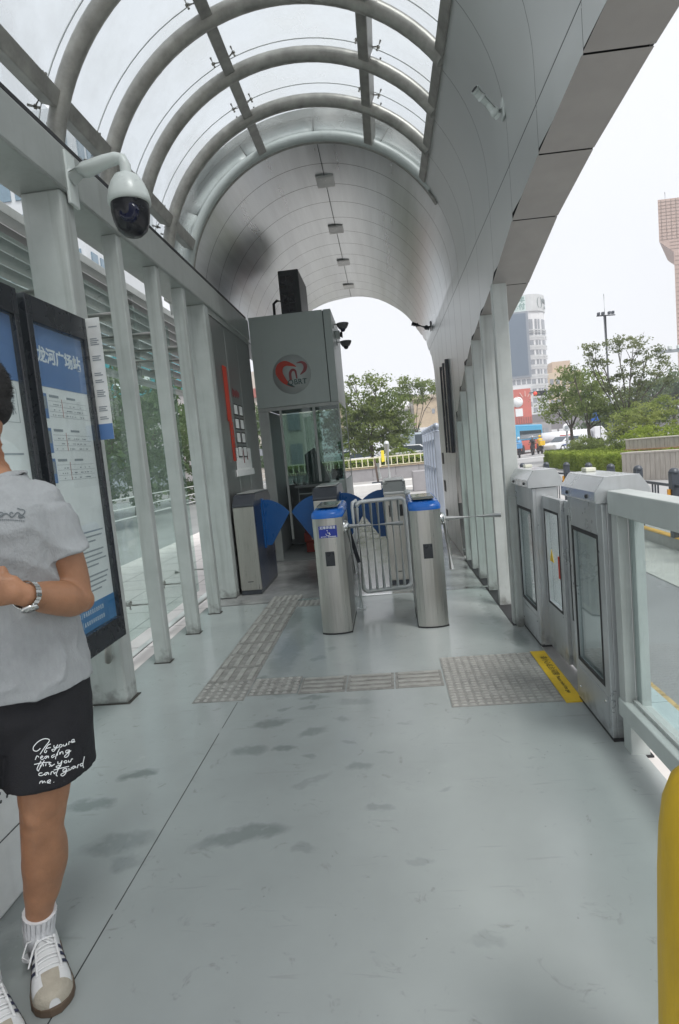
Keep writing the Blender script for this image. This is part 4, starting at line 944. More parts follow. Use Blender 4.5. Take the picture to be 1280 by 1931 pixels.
tree('yellow_green_tree', 'small yellow green tree in front of the dark trees at right', (10.6, 24.5, .3), [(9.6, 24.3, 1.75, .55, .5, .4), (10.4, 24.5, 1.95, .7, .6, .5), (11.2, 24.5, 2.1, .6, .6, .45), (9.2, 24.5, 1.35, .4, .4, .3), (10.9, 24.3, 1.45, .7, .6, .35)], 5200, .05, F3, 14, .06, G)
for i, (x, y, z, r, lb) in enumerate([(30, 70, 5.0, 3.0, 'dark green tree farthest left in the row behind the bare topped tree'), (33.5, 71, 6.0, 3.2, 'dark green tree with the highest crown in the row at the right edge'), (37.5, 70, 5.6, 3.4, 'dark green tree at the extreme right of the far row'), (26.5, 73, 3.2, 2.4, 'low dark green tree half hidden behind the sparse tree')]):
    tree('distant_tree', lb, (x, y, -.2), [(x-1, y, z-.6, r*.8, r*.7, r*.6), (x+1, y, z, r*.8, r*.7, r*.6), (x, y, z-2, r, r*.8, r*.6)], 2600, .24, F2, 20+i, .3, 'dark trees in the far row')
# hedge and ground cover
hb = T('clipped_hedge', 'long clipped bright green hedge behind the dark street fence', 'hedge', (9, 26, -.2))
def blob_leaves(name, boxes, n, size, fm, seed, par):
    rg = np.random.default_rng(seed); C_ = []
    for (x0, x1, y0, y1, z0, z1, k) in boxes:
        m_ = int(n*k); p = rg.uniform(size=(m_, 3)); f = rg.integers(0, 5, m_)
        p[f == 0, 0] = 0; p[f == 1, 2] = 1; p[f == 2, 2] = 1; p[f == 3, 1] = 0; p[f == 4, 0] = 0
        C_.append(np.array([x0, y0, z0])+p*np.array([x1-x0, y1-y0, z1-z0])+rg.normal(size=(m_, 3))*size*.7)
    C_ = np.concatenate(C_); N = len(C_); a = rg.normal(size=(N, 3)); a /= np.linalg.norm(a, axis=1)[:, None]; b = np.cross(a, rg.normal(size=(N, 3))); b /= np.linalg.norm(b, axis=1)[:, None]
    s_ = size*rg.uniform(.6, 1.3, N)[:, None]; v = np.stack([C_-a*s_, C_-b*s_*.6, C_+a*s_, C_+b*s_*.6], 1).reshape(-1, 3)
    me = bpy.data.meshes.new(name); me.from_pydata(v.tolist(), [], np.arange(N*4).reshape(N, 4).tolist()); return P(name, me, fm, par)
F5 = foliage('hedge_leaf', (.18, .25, .04), (.38, .46, .10), .5); F6 = foliage('shrub_leaf', (.14, .19, .06), (.30, .35, .13), .5)
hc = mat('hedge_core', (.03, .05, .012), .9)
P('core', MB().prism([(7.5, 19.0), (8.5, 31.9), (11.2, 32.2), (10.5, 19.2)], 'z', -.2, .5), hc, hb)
rg = np.random.default_rng(5)
def hedge_leaves():
    C_ = []
    for k in range(26000):
        t = rg.random(); y = 19+t*13; xl = 7.42+t*1.0
        if rg.random() < .42: C_.append((xl+rg.normal()*.03, y, -.2+.78*rg.random()))
        elif rg.random() < .1: C_.append((xl+rg.random()*3, 19+rg.normal()*.03+.0, -.2+.78*rg.random()))
        else: C_.append((xl+rg.random()*3.0, y, .56+rg.normal()*.025+.03*math.sin(y*3)))
    return np.array(C_)
C_ = hedge_leaves(); N = len(C_); a = rg.normal(size=(N, 3)); a /= np.linalg.norm(a, axis=1)[:, None]; b = np.cross(a, rg.normal(size=(N, 3))); b /= np.linalg.norm(b, axis=1)[:, None]; s_ = .045*rg.uniform(.6, 1.3, N)[:, None]
me = bpy.data.meshes.new('leaves'); me.from_pydata(np.stack([C_-a*s_, C_-b*s_*.6, C_+a*s_, C_+b*s_*.6], 1).reshape(-1, 3).tolist(), [], np.arange(N*4).reshape(N, 4).tolist()); P('leaves', me, F5, hb)
for i, (c, r, lb) in enumerate([((9.4, 28.5, .75), (.75, 1.0, .45), 'rounded loose shrub rising behind the left part of the hedge'), ((10.2, 25.2, .85), (1.2, 1.4, .45), 'wide olive green shrub rising behind the middle of the hedge'), ((9.9, 22.5, 1.0), (1.2, .9, .45), 'light green shrub mound next to the upper planter wall')]):
    t = T('shrub', lb, 'shrub', (c[0], c[1], .3), 'shrubs behind the hedge')
    P('leaves', leaves([(*c, *r)], 3200, .05, 40+i, spread=.6), [F6, F6, F5][i], t); P('stems', MB().tube([(c[0], c[1], -.2), (c[0], c[1], c[2])], .05, 6).tube([(c[0], c[1], .2), (c[0]+.4, c[1], c[2])], .03, 5), bark, t)
S('planting_bed', MB().prism([(7.6, 19.2), (8.6, 33), (16, 36), (16, 20)], 'z', -.25, .25), mat('soil_green', (.06, .09, .03), .9, 0, .3, 2))
# planter walls with ribbed faces
wallm = mat('ribbed_stone', (.40, .37, .33), .85, 0, .14, 6, .3, 40, streak=.35, stretch=(1, 1, .3))
def ribbed(x0, y0, x1, y1, z0, z1, n, par, name='wall'):
    A = Vector((x0, y0, 0)); B = Vector((x1, y1, 0)); d = (B-A)/n; nn = Vector((-d.y, d.x, 0)).normalized()
    if nn.dot(Vector((-x0, -y0, 0))) < 0: nn = -nn
    pts = []
    for i in range(n):
        p = A+d*i; pts += [p, p+nn*.02+d*.12, p+nn*.02+d*.88]
    pts.append(B); back = [B-nn*.35, A-nn*.35]
    return P(name, MB().prism([(p.x, p.y) for p in pts+back], 'z', z0, z1), wallm, par)
pw = T('lower_planter_wall', 'lower pale ribbed stone planter wall behind the street fence', 'wall', (8.3, 18, -.2))
ribbed(7.34, 19.0, 10.6, 14.0, -.2, .60, 38, pw); P('coping', MB().prism([(7.30, 19.0), (10.58, 13.95), (10.95, 14.15), (7.68, 19.25)], 'z', .601, .66), wallm, pw, bevel=.01)
pw2 = T('upper_planter_wall', 'upper pale ribbed stone planter wall with rust stained edge', 'wall', (9.5, 20, .4))
ribbed(8.50, 21.6, 12.2, 16.0, .66, .97, 42, pw2); P('coping', MB().prism([(8.46, 21.6), (12.16, 15.95), (12.5, 16.15), (8.82, 21.85)], 'z', .971, 1.02), mat('coping_pale', (.50, .47, .42), .8, 0, .1, 6), pw2, bevel=.01)
P('rust_ledge', MB().prism([(8.40, 21.6), (12.1, 15.9), (12.5, 16.15), (8.8, 21.85)], 'z', .61, .659), mat('rust_ledge', (.42, .25, .12), .8, 0, .35, 10), pw2)
# street fence with dark posts
fp = mat('fence_grey', (.055, .065, .08), .45, .1, .12, 6)
ref = mat('amber_reflector', (.75, .34, .03), .4)
fpos = [(3.62, 6.70), (3.62, 7.74), (3.66, 8.90), (3.68, 10.0), (3.66, 11.0), (3.55, 11.95), (3.40, 12.85), (3.05, 13.5), (2.75, 14.1)]
zt_ = [.85]*9
fn = T('street_fence', 'dark grey street fence with capped square posts and amber reflectors', 'fence', (3.6, 10, -.05))
for i, (x, y) in enumerate(fpos):
    s_ = .05; z1 = .78
    P('post', MB().box(x-s_, x+s_, y-s_, y+s_, -.05, z1), fp, fn, bevel=.006)
    P('post_cap', MB().lathe([(.062, z1), (.066, z1+.015), (.058, z1+.03), (.045, z1+.055), (.02, z1+.068), (.001, z1+.07)], (x, y, 0), 16), fp, fn)
    if i: P('reflector', MB().box(x-.085, x-.052, y-.02, y+.02, .36, .58), ref, fn, bevel=.003)
for (a, b_) in zip(fpos[:-1], fpos[1:]):
    A = Vector((*a, 0)); B = Vector((*b_, 0)); m_ = MB()
    for z in (.62, .46, .06): m_.bar(A+up*z, B+up*z, .03, .035)
    mid = A.lerp(B, .5); d = (B-A).normalized()
    for k in (-1, 0, 1): m_.bar(mid+d*k*.09+up*.06, mid+d*k*.09+up*.60, .03, .012)
    P('rail_panel', m_, fp, fn)
# camera pole with floodlights
cpz = T('camera_pole', 'tall grey pole with floodlights and cameras behind the trees', 'pole', (16.7, 45, -.2))
P('pole', MB().tube([(16.75, 45, -.2), (16.67, 45, 9.7)], [.16, .10], 12), mat('pole_grey', (.22, .24, .26), .5, .4), cpz)
P('head_bar', MB().bar((16.1, 45, 9.7), (17.4, 45, 9.65), .07, .07), fp, cpz)
for x in (16.2, 16.5, 16.95, 17.2): P('floodlight', MB().box(x-.09, x+.09, 44.8, 45.0, 9.72, 9.92), fp, cpz, bevel=.02)
P('antenna', MB().tube([(16.67, 45, 9.7), (16.67, 45, 11.2)], .02, 5), fp, cpz)
ga = T('sign_gantry', 'grey horizontal gantry arm with small cameras at the right edge', 'gantry', (20.5, 40, -.2))
P('arm', MB().bar((17.9, 40, 6.08), (22.5, 40, 6.05), .18, .18), mat('gantry_grey', (.28, .30, .32), .5, .3), ga)
P('column', MB().tube([(22.5, 40, -.2), (22.5, 40, 6.4)], .16, 10), fp, ga)
for x in (18.2, 18.75, 19.3): P('camera', MB().box(x-.1, x+.1, 39.85, 40.1, 6.18, 6.40).tube([(x, 40, 6.1), (x, 40, 6.2)], .03, 6), whitec, ga, bevel=.02)
# lamp pole and small signs near the junction
sp_ = T('traffic_pole', 'grey traffic pole with round sign in front of the red building', 'pole', (14.6, 50, -.2))
P('pole', MB().tube([(15.05, 50, -.2), (15.05, 50, 6.0)], .13, 10), mat('pole_pale', (.42, .44, .46), .5, .3), sp_)
P('signal_arm', MB().bar((15.05, 50, 5.0), (12.2, 50, 5.05), .09, .09), fp, sp_)
P('signal_head', MB().box(12.55, 13.6, 49.9, 50.05, 4.75, 5.15), black, sp_, bevel=.02)
P('red_light', MB().lathe([(.17, -.01), (.16, -.03), (.001, -.04)], (12.66, 49.9, 4.95), 16, 'y'), mat('signal_red', (.85, .10, .06), .4), sp_)
P('round_sign', MB().lathe([(.32, 0), (.32, -.03), (.001, -.03)], (15.0, 49.86, 1.95), 24, 'y'), wprint, sp_)
P('sign_centre', MB().lathe([(.17, -.031), (.15, -.04), (.001, -.04)], (15.0, 49.86, 1.95), 24, 'y'), greyprint, sp_)
bs = T('direction_sign', 'small blue road sign among the trees', 'sign', (13.4, 38, -.2))
P('panel', MB().box(12.9, 13.45, 38, 38.04, 2.05, 2.65), mat('sign_blue2', (.03, .13, .5), .5), bs); P('pole', MB().tube([(13.5, 38.05, -.2), (13.5, 38.05, 2.7)], .05, 8), fp, bs)
# ---- tower with rounded corner
tw = T('office_tower', 'white office tower with rounded corner and large blank blue screen', 'building', (38, 160, -.2))
twm = mat('tower_white', (.74, .75, .76), .6, 0, .05, .05); twg = mat('tower_window', (.30, .32, .35), .2, .1, .15, 2); twt = mat('tower_top', (.60, .62, .62), .5, .2, .1, .5)
D0 = 148.0
def tz(k): return 4.0+k
prof = [(31.0, 150.0), (37.3, 150.0)]+[(37.3+5.2*math.sin(R_(a)), 155.2-5.2*math.cos(R_(a))) for a in range(0, 91, 9)]+[(42.5, 170), (31, 170)]
P('body', MB().prism(prof, 'z', -.2, 32.0), twm, tw)
prof2 = [(p[0]+(.25 if p[0] > 37.4 and p[1] < 169 else 0), p[1]-(.25 if p[1] < 151 else 0)) for p in prof]
P('crown_band', MB().prism(prof2, 'z', 32.01, 36.0), twt, tw)
wi = MB(); bands = MB()
outl = [(37.6, 149.97)]+[(37.3+5.24*math.sin(R_(a)), 155.2-5.24*math.cos(R_(a))) for a in range(0, 91, 3)]
nrow = 10
for r_ in range(nrow):
    z = 28.6-r_*2.35; hgt = 1.15 if r_ else 2.4
    if r_ == 0: z -= .9
    for (a0, a1) in ((2, 13), (19, 26), (29, 36), (44, 84)):
        n_ = 5; lo = [(37.3+5.26*math.sin(R_(a0+(a1-a0)*k/n_)), 155.2-5.26*math.cos(R_(a0+(a1-a0)*k/n_)), z) for k in range(n_+1)]
        hi = [(x, y, z+hgt) for x, y, _ in lo]; wi.grid([lo, hi], False)
    lo = [(37.3+5.45*math.sin(R_(a)), 155.2-5.45*math.cos(R_(a)), z-.25) for a in range(0, 91, 6)]; hi = [(x, y, zz+.16) for x, y, zz in lo]; bands.grid([lo, hi], False)
    lo = [(x, y, zz-.55) for x, y, zz in lo]; bands.grid([lo, [(x, y, zz+.10) for x, y, zz in lo]], False)
for z in (14.6, 11.8, 9.0):
    for k in range(5): wi.box(31.3+k*1.25, 32.2+k*1.25, 149.93, 149.97, z, z+1.2)
PE('window', wi, twg, tw, fixn=False); PE('ledge', bands, twt, tw, solid=.12)
P('screen_frame', MB().box(31.5, 37.35, 149.5, 149.98, 16.2, 32.0), mat('screen_frame', (.28, .31, .35), .4, .3), tw)
P('screen', MB().box(31.6, 36.75, 149.44, 149.5, 16.7, 31.6), mat('screen_blue', (.12, .165, .22), .35, 0, .04, .1), tw)
gm = mat('sign_green', (.22, .36, .33), .5)
P('sign_board', MB().box(31.0, 37.0, 149.66, 149.74, 32.1, 35.7), mat('sign_board_pale', (.62, .72, .70), .5), tw)
text('rooftop_lettering', '百年\n托付', 1.6, (35.2, 149.62, 34.0), FR, gm, tw, ext=.03, bold=.05, sp=1.1)
def on_curve(me, rad=5.55):
    for v in me.vertices:
        s_ = v.co.x; a = s_/rad; v.co = Vector((37.3+rad*math.sin(a), 155.2-rad*math.cos(a), v.co.z))
    return me
me = text('x', '中国', 1.5, (6.2, 0, 34.4), FR, gm, ext=.0, bold=.05, raw=True); P('rooftop_lettering', on_curve(me), mat('sign_grey', (.2, .24, .24), .5), tw, solid=.05)
me = text('x', '人寿', .9, (6.3, 0, 33.0), FR, gm, ext=.0, bold=.03, raw=True); P('rooftop_lettering', on_curve(me), bpy.data.materials['sign_grey'], tw, solid=.05)
lg = MB()
for q in range(2):
    L1 = []; L2 = []
    for k in range(13):
        a = R_(100+q*180+k*13); s0 = 3.6+1.35*math.cos(a)*.7; z0 = 34.0+1.35*math.sin(a); s1 = 3.6+(1.35-.35*math.sin(k/12*math.pi))*math.cos(a)*.7; z1 = 34.0+(1.35-.35*math.sin(k/12*math.pi))*math.sin(a)
        L1.append((37.3+5.55*math.sin(s0/5.55), 155.2-5.55*math.cos(s0/5.55), z0)); L2.append((37.3+5.55*math.sin(s1/5.55), 155.2-5.55*math.cos(s1/5.55), z1))
    lg.grid([L1, L2], False)
P('rooftop_emblem', lg, bpy.data.materials['sign_grey'], tw, solid=.05)
# red building
rb = T('red_shop_building', 'red shop building with white round sign below the tower', 'building', (26, 112, -.2))
P('wall', MB().box(22.5, 27.1, 110, 118, 4.0, 10.3), mat('red_cladding', (.55, .14, .11), .6, 0, .12, .4), rb)
P('wall', MB().box(22.5, 30.5, 110.3, 118, -.2, 3.99), mat('shop_grey', (.34, .33, .34), .6, 0, .2, .6), rb)
P('round_sign', MB().lathe([(.95, 0), (.95, -.1), (.001, -.1)], (24.7, 110, 8.0), 24, 'y'), wprint, rb)
rs = MB()
for k in range(5): 
    a = R_(30+k*30); rs.bar((26.1+math.cos(a)*.9, 109.93, 8.0+math.sin(a)*.9), (26.1+math.cos(a)*1.9, 109.93, 8.0+math.sin(a)*1.9), .12, .1)
PE('ray', rs, mat('ray_pale', (.8, .62, .55), .5), rb); P('white_panel', MB().box(24.2, 25.5, 109.9, 109.99, 5.4, 6.8), wprint, rb)
me = MB()
for k in range(6): me.box(22.8+k*1.25, 23.7+k*1.25, 110.2, 110.29, .4, 2.9)
PE('window', me, twg, rb)
me = MB()
for k in range(10): me.box(23.0+k*.42, 23.2+k*.42, 109.93, 109.99, 4.1, 5.2)
PE('vertical_fin', me, mat('fin_dark', (.32, .10, .08), .6), rb)
db = T('dark_podium_building', 'dark grey podium building between the tower and the trees', 'building', (31, 125, -.2))
P('wall', MB().box(30.6, 46, 124, 134, -.2, 6.0), mat('podium_dark', (.20, .19, .20), .6, 0, .15, .3), db)
me = MB()
for k in range(9): me.box(31+k*1.6, 32.2+k*1.6, 123.9, 123.99, .5, 2.6)
PE('window', me, twm, db)
yb = T('sand_coloured_building', 'sand coloured building far behind the green trees', 'building', (52, 175, -.2))
P('wall', MB().box(45.5, 56.5, 172, 185, -.2, 19.0), mat('sand_wall', (.62, .50, .36), .7, 0, .06, .1), yb); P('roof_block', MB().box(49, 54, 173, 180, 19.0, 22.0), mat('sand_wall2', (.60, .46, .34), .7), yb)
me = MB()
for r_ in range(5):
    for k in range(6): me.box(46.2+k*1.7, 47.2+k*1.7, 171.9, 171.99, 4+r_*2.9, 5.6+r_*2.9)
PE('window', me, twg, yb)
lowb = T('pale_street_building', 'long pale low building behind the parked vehicles', 'building', (40, 140, -.2))
P('wall', MB().box(36, 80, 139, 150, -.2, 4.6), mat('pale_low', (.50, .50, .50), .7, 0, .1, .2), lowb); P('roof', MB().box(35.5, 80.5, 138.5, 150.5, 4.6, 5.0), twt, lowb)
# brown tower at right edge
bt_ = T('brown_tower', 'tall brown tiled tower with stepped side at the right edge', 'building', (62, 122, -.2))
bwm = mat('brown_tile', (.46, .34, .29), .6, 0, .06, .3)
pf = [(57.7, -.2), (57.7, 33.8), (55.1, 36.0), (55.1, 43.6), (70, 43.6), (70, -.2)]
P('body', MB().add([(x, 120, z) for x, z in pf]+[(x+8, 134, z) for x, z in pf], [(0, 1, 2, 3, 4, 5), (11, 10, 9, 8, 7, 6)]+[(i, (i+1) % 6, (i+1) % 6+6, i+6) for i in range(6)]), bwm, bt_)
me = MB()
for k in range(28): 
    z = 34.4+k*.62
    me.box(55.2 if z > 36 else 57.0, 69, 119.95, 119.98, z, z+.10) if z < 43.4 else None
for k in range(16): me.box(55.6+k*.9, 55.72+k*.9, 119.95, 119.985, 36.2, 43.5)
for k in range(40):
    z = 1+k*.82
    if z < 33.4: me.box(57.8, 69, 119.95, 119.98, z, z+.12)
P('tile_grid', me, mat('brown_grout', (.30, .22, .18), .7), bt_)
P('mast', MB().tube([(57.4, 122, 43.6), (57.4, 122, 45.6)], .06, 6), fp, bt_)
# ---- vehicles
def wheel(mb_par, x, y, z, r, w_, axis='y'):
    ty = P('wheel', MB().lathe([(r*.6, -w_/2), (r*.95, -w_/2), (r, -w_/4), (r, w_/4), (r*.95, w_/2), (r*.6, w_/2)], (x, y, z), 20, axis), rubber, mb_par)
    P('rim', MB().lathe([(.001, -w_/2*.9), (r*.6, -w_/2), (r*.6, w_/2), (.001, w_/2*.9)], (x, y, z), 16, axis), steel_h, ty)
carglass = mat('car_glass', (.05, .07, .09), .08, 0, .1, 2)
def car(name, label, loc, rz, body, group=None, stripe=None, h=1.45, L=4.4, van=False):
    t = T(name, label, 'car', loc, group, rz); W = .88
    if van: pr = [(-2.2, .3), (-2.25, .9), (-2.15, 1.75), (1.3, 1.78), (1.9, 1.05), (2.25, .95), (2.3, .3)]
    else: pr = [(-2.2, .3), (-2.22, .75), (-2.1, .95), (-1.5, 1.0), (1.0, .98), (2.0, .86), (2.22, .7), (2.25, .3)]
    P('body', MB().prism(pr, 'y', -W, W), body, t, world=False, bevel=.09)
    if not van:
        P('cabin', MB().prism([(-1.75, .98), (-1.05, 1.42), (.35, 1.45), (1.15, .97)], 'y', -W*.86, W*.86), body, t, world=False, bevel=.07)
        P('window', MB().prism([(-1.55, 1.0), (-1.0, 1.37), (.30, 1.39), (.93, 1.0)], 'y', -W*.87-.005, W*.87+.005), carglass, t, world=False, bevel=.02)
        P('windscreen', MB().prism([(.42, 1.40), (1.18, 1.0), (1.22, 1.0), (.46, 1.42)], 'y', -W*.74, W*.74), carglass, t, world=False)
        P('rear_window', MB().prism([(-1.09, 1.40), (-1.74, 1.02), (-1.79, 1.02), (-1.14, 1.42)], 'y', -W*.74, W*.74), carglass, t, world=False)
    else:
        P('window', MB().prism([(-1.9, 1.1), (-1.85, 1.6), (1.2, 1.62), (1.6, 1.1)], 'y', -W-.006, W+.006), carglass, t, world=False, bevel=.02)
        P('windscreen', MB().prism([(1.34, 1.70), (1.86, 1.10), (1.90, 1.12), (1.38, 1.74)], 'y', -W*.85, W*.85), carglass, t, world=False)
    for x in (-1.35, 1.4):
        for s_ in (-1, 1):
            ty = P('wheel', MB().lathe([(.001, -.1), (.31, -.1), (.33, -.06), (.33, .06), (.31, .1), (.001, .1)], (x, s_*(W-.08), .33), 20, 'y'), rubber, t, world=False)
            P('rim', MB().lathe([(.001, -.108), (.20, -.102), (.2, .102), (.001, .108)], (x, s_*(W-.08), .33), 16, 'y'), galv, ty, world=False)
    for s_ in (-1, 1):
        P('headlight', MB().box(2.12, 2.26, s_*.62-.16, s_*.62+.16, .62, .76), wprint, t, world=False, bevel=.03)
        P('tail_light', MB().box(-2.24, -2.16, s_*.68-.12, s_*.68+.12, .68, .86), mat('tail_red', (.5, .02, .02), .3), t, world=False, bevel=.02)
    if stripe: P('side_stripe', MB().prism([(-1.6, .52), (-.2, .62), (1.5, .55), (1.5, .68), (-.2, .78), (-1.6, .68)], 'y', -W-.006, W+.006), stripe, t, world=False)
    return t
carw = mat('car_white', (.72, .73, .75), .2, 0, .03, 2); cars_ = mat('car_silver', (.42, .44, .47), .25, .6, .03, 2); card = mat('car_dark', (.04, .045, .06), .2, 0, .1, 2)
pc = car('patrol_car', 'white patrol car with dark blue side stripe waiting by the hedge', (16.9, 57, -.2), R_(215), carw, None, mat('stripe_blue', (.03, .06, .2), .4))
P('light_bar', MB().box(-.35, -.05, -.55, .55, 1.46, 1.56), mat('bar_red', (.5, .03, .03), .3), pc, world=False, bevel=.03)
G2 = 'cars parked beyond the plaza hedge'
car('parked_car', 'white car facing left behind the yellow railing', (1.5, 42, .25), R_(172), carw, G2)
car('parked_car', 'blurred silver car passing in front of the white one', (3.2, 40.0, .0), R_(176), cars_, G2)
car('parked_car', 'pale car half hidden under the big tree', (-2.2, 46, .1), R_(178), carw, G2)
# far truck, bus and tanker
def bigbus(name, label, loc, rz, c1, c2, cat='bus', L=9, H=2.95):
    t = T(name, label, cat, loc, None, rz); W = 1.2
    P('lower_body', MB().box(-L/2, L/2, -W, W, .35, 1.35), c2, t, world=False, bevel=.08); P('upper_body', MB().box(-L/2+.01, L/2-.01, -W+.01, W-.01, 1.352, H), c1, t, world=False, bevel=.12)
    P('side_windows', MB().box(-L/2+.5, L/2-.9, -W-.005, W+.005, 1.5, 2.35), carglass, t, world=False, bevel=.03); P('windscreen', MB().box(L/2-.02, L/2+.01, -W*.88, W*.88, 1.2, 2.45), carglass, t, world=False, bevel=.03); P('rear_window', MB().box(-L/2-.01, -L/2+.02, -W*.75, W*.75, 1.6, 2.35), carglass, t, world=False, bevel=.03)
    for x in (-L/2+1.6, L/2-1.7):
        for s_ in (-1, 1): P('wheel', MB().lathe([(.001, -.14), (.45, -.14), (.48, -.08), (.48, .08), (.45, .14), (.001, .14)], (x, s_*(W-.12), .48), 20, 'y'), rubber, t, world=False)
    return t
b1 = bigbus('city_bus', 'blue topped red city bus beyond the slat posts', (14.1, 63, -.2), R_(240), mat('bus_blue', (.08, .38, .62), .35), mat('bus_red', (.55, .12, .09), .4))
P('roof_sign', MB().box(-4.52, -4.5, -.8, .8, 2.45, 2.7), mat('bus_sign', (.45, .18, .10), .4), b1, world=False)
tk = T('tanker_truck', 'long white tanker truck behind the patrol car', 'truck', (20.0, 66, -.2))
P('tank', MB().lathe([(.001, -3.0), (.55, -2.95), (.72, -2.8), (.74, 2.2), (.55, 2.4), (.001, 2.45)], (19.9, 66, 1.05), 20, 'x'), carw, tk)
P('cab', MB().prism([(22.4, .3), (22.4, 1.9), (23.2, 1.95), (23.8, 1.2), (23.85, .3)], 'y', 64.9, 67.1), carw, tk, bevel=.08); P('chassis', MB().box(16.9, 22.4, 65.3, 66.7, .1, .35), fp, tk)
for x in (17.8, 18.9, 22.9): P('wheel', MB().lathe([(.001, -1.1), (.45, -1.1), (.45, 1.1), (.001, 1.1)], (x, 66, .25), 18, 'y'), rubber, tk)
ltk = bigbus('box_truck', 'pale blue grey truck beyond the ball topped fence', (3.6, 46.5, .1), R_(184), mat('truck_blue', (.34, .40, .46), .4), mat('truck_low', (.10, .13, .17), .4), 'truck', 4.5, 2.5)
# ---- riders on scooters
skin_b = mat('rider_skin', (.36, .2, .14), .6)
def remesh(mb, name, m_, parent, vox, smooth=4, world=True):
    o = P(name, mb, m_, parent, fixn=True, world=world)
    r = o.modifiers.new('remesh', 'REMESH'); r.mode = 'VOXEL'; r.voxel_size = vox; r.use_smooth_shade = True
    s_ = o.modifiers.new('smooth', 'SMOOTH'); s_.factor = .5; s_.iterations = smooth
    return o
def cap_(mb, p, q, r1, r2, n=12):
    p, q = Vector(p), Vector(q); mb.tube([p, q], [r1, r2], n); mb.ell(p, (r1*.995,)*3, n=8); mb.ell(q, (r2*.995,)*3, n=8); return mb
def rider(label, loc, rz, shirt, box_, pants, helmet, plabel):
    sc_ = T('scooter', label, 'scooter', loc, 'scooters on the far road', rz)
    P('deck', MB().prism([(-.65, .45), (-.6, .72), (-.1, .70), (.1, .32), (.42, .34), (.52, .95), (.60, .93), (.62, .5), (.45, .25), (-.3, .25)], 'y', -.13, .13), box_ if False else pants, sc_, world=False, bevel=.04)
    for x in (-.55, .62): P('wheel', MB().lathe([(.001, -.05), (.22, -.05), (.24, 0), (.22, .05), (.001, .05)], (x, 0, .24), 18, 'y'), rubber, sc_, world=False)
    P('handlebar', MB().tube([(.52, -.32, 1.02), (.55, 0, .98), (.52, .32, 1.02)], .02, 6), rubber, sc_, world=False)
    dbx = T('delivery_box', plabel[1], 'box', loc, None, rz) if plabel[1] else None
    if dbx: P('box', MB().box(-.85, -.42, -.24, .24, .78, 1.22), box_, dbx, world=False, bevel=.03); P('lid', MB().box(-.86, -.41, -.25, .25, 1.221, 1.25), whitec, dbx, world=False, bevel=.01)
    pr = T('person', plabel[0], 'person', loc, 'riders on scooters', rz)
    b = MB(); cap_(b, (-.2, 0, .85), (-.12, 0, 1.25), .16, .18); cap_(b, (-.12, 0, 1.25), (-.08, 0, 1.5), .12, .06); b.ell((-.04, 0, 1.60), (.10, .085, .12))
    for s_ in (-1, 1):
        cap_(b, (-.1, s_*.19, 1.34), (.12, s_*.25, 1.1), .055, .045); cap_(b, (.12, s_*.25, 1.1), (.46, s_*.25, 1.06), .042, .035)
        cap_(b, (-.2, s_*.1, .82), (.2, s_*.14, .74), .09, .07); cap_(b, (.2, s_*.14, .74), (.18, s_*.13, .38), .065, .045); cap_(b, (.16, s_*.13, .37), (.32, s_*.13, .36), .045, .035)
    remesh(b, 'body', skin_b, pr, .02, 2, world=False)
    sh_ = MB(); cap_(sh_, (-.2, 0, .9), (-.12, 0, 1.27), .18, .20)
    for s_ in (-1, 1): cap_(sh_, (-.11, s_*.17, 1.36), (.1, s_*.25, 1.12), .075, .06)
    remesh(sh_, 'shirt', shirt, pr, .02, 2, world=False)
    pn = MB()
    for s_ in (-1, 1): cap_(pn, (-.2, s_*.09, .84), (.2, s_*.14, .76), .105, .085); cap_(pn, (.2, s_*.14, .76), (.18, s_*.13, .45), .08, .06)
    remesh(pn, 'trousers', pants, pr, .02, 2, world=False)
    P('helmet', MB().ell((-.05, 0, 1.64), (.13, .12, .12), n=12), helmet, pr, world=False)
sblue = mat('rider_blue', (.10, .32, .60), .5); sdark = mat('rider_dark', (.03, .03, .035), .6); syel = mat('rider_yellow', (.80, .50, .02), .5)
rider('scooter ridden by the blue shirted courier nearest the slat post', (11.1, 50, -.2), R_(80), sblue, sblue, sdark, whitec, ('courier in blue sitting on the leftmost scooter', 'pale blue courier box on the leftmost scooter'))
rider('dark scooter carrying no courier box', (13.2, 54, -.2), R_(250), sdark, sdark, sdark, cars_, ('rider in dark clothes between the blue and yellow couriers', None))
rider('scooter ridden by the yellow shirted courier', (14.35, 56, -.2), R_(92), syel, syel, sdark, syel, ('courier in yellow under a parasol beside the traffic pole', 'yellow courier box on the rightmost scooter'))
# ================================================================ PLAZA AHEAD
rc = T('retaining_wall', 'low grey stone retaining wall ahead through the vault', 'wall', (0, 33, -.3))
rw = MB()
for k in range(9): rw.box(-6+k*1.3, -6+k*1.3+1.285, 33, 33.3, -.3, .50)
P('blocks', rw, mat('grey_granite', (.30, .29, .30), .6, 0, .1, 2), rc, bevel=.006); P('coping', MB().box(-6.1, 5.8, 32.95, 33.35, .505, .56), mat('brown_coping', (.36, .28, .20), .7, 0, .2, 4), rc)
yr = T('yellow_railing', 'pale yellow baluster railing on top of the grey retaining wall', 'railing', (0, 33.1, .56))
m_ = MB().box(-6, 5.2, 33.1, 33.16, 1.06, 1.12); m_.box(-6, 5.2, 33.1, 33.16, .60, .64)
for k in range(34): m_.box(-6+k*.33, -5.95+k*.33, 33.11, 33.15, .64, 1.06)
P('balusters', m_, mat('pale_yellow', (.78, .74, .55), .5), yr)
for x in (-3.2, -.4, 2.4): P('post', MB().box(x, x+.1, 33.08, 33.18, .56, 1.15), bpy.data.materials['pale_yellow'], yr)
hd = T('low_hedge', 'low green hedge growing behind the pale yellow railing', 'hedge', (0, 34, .3))
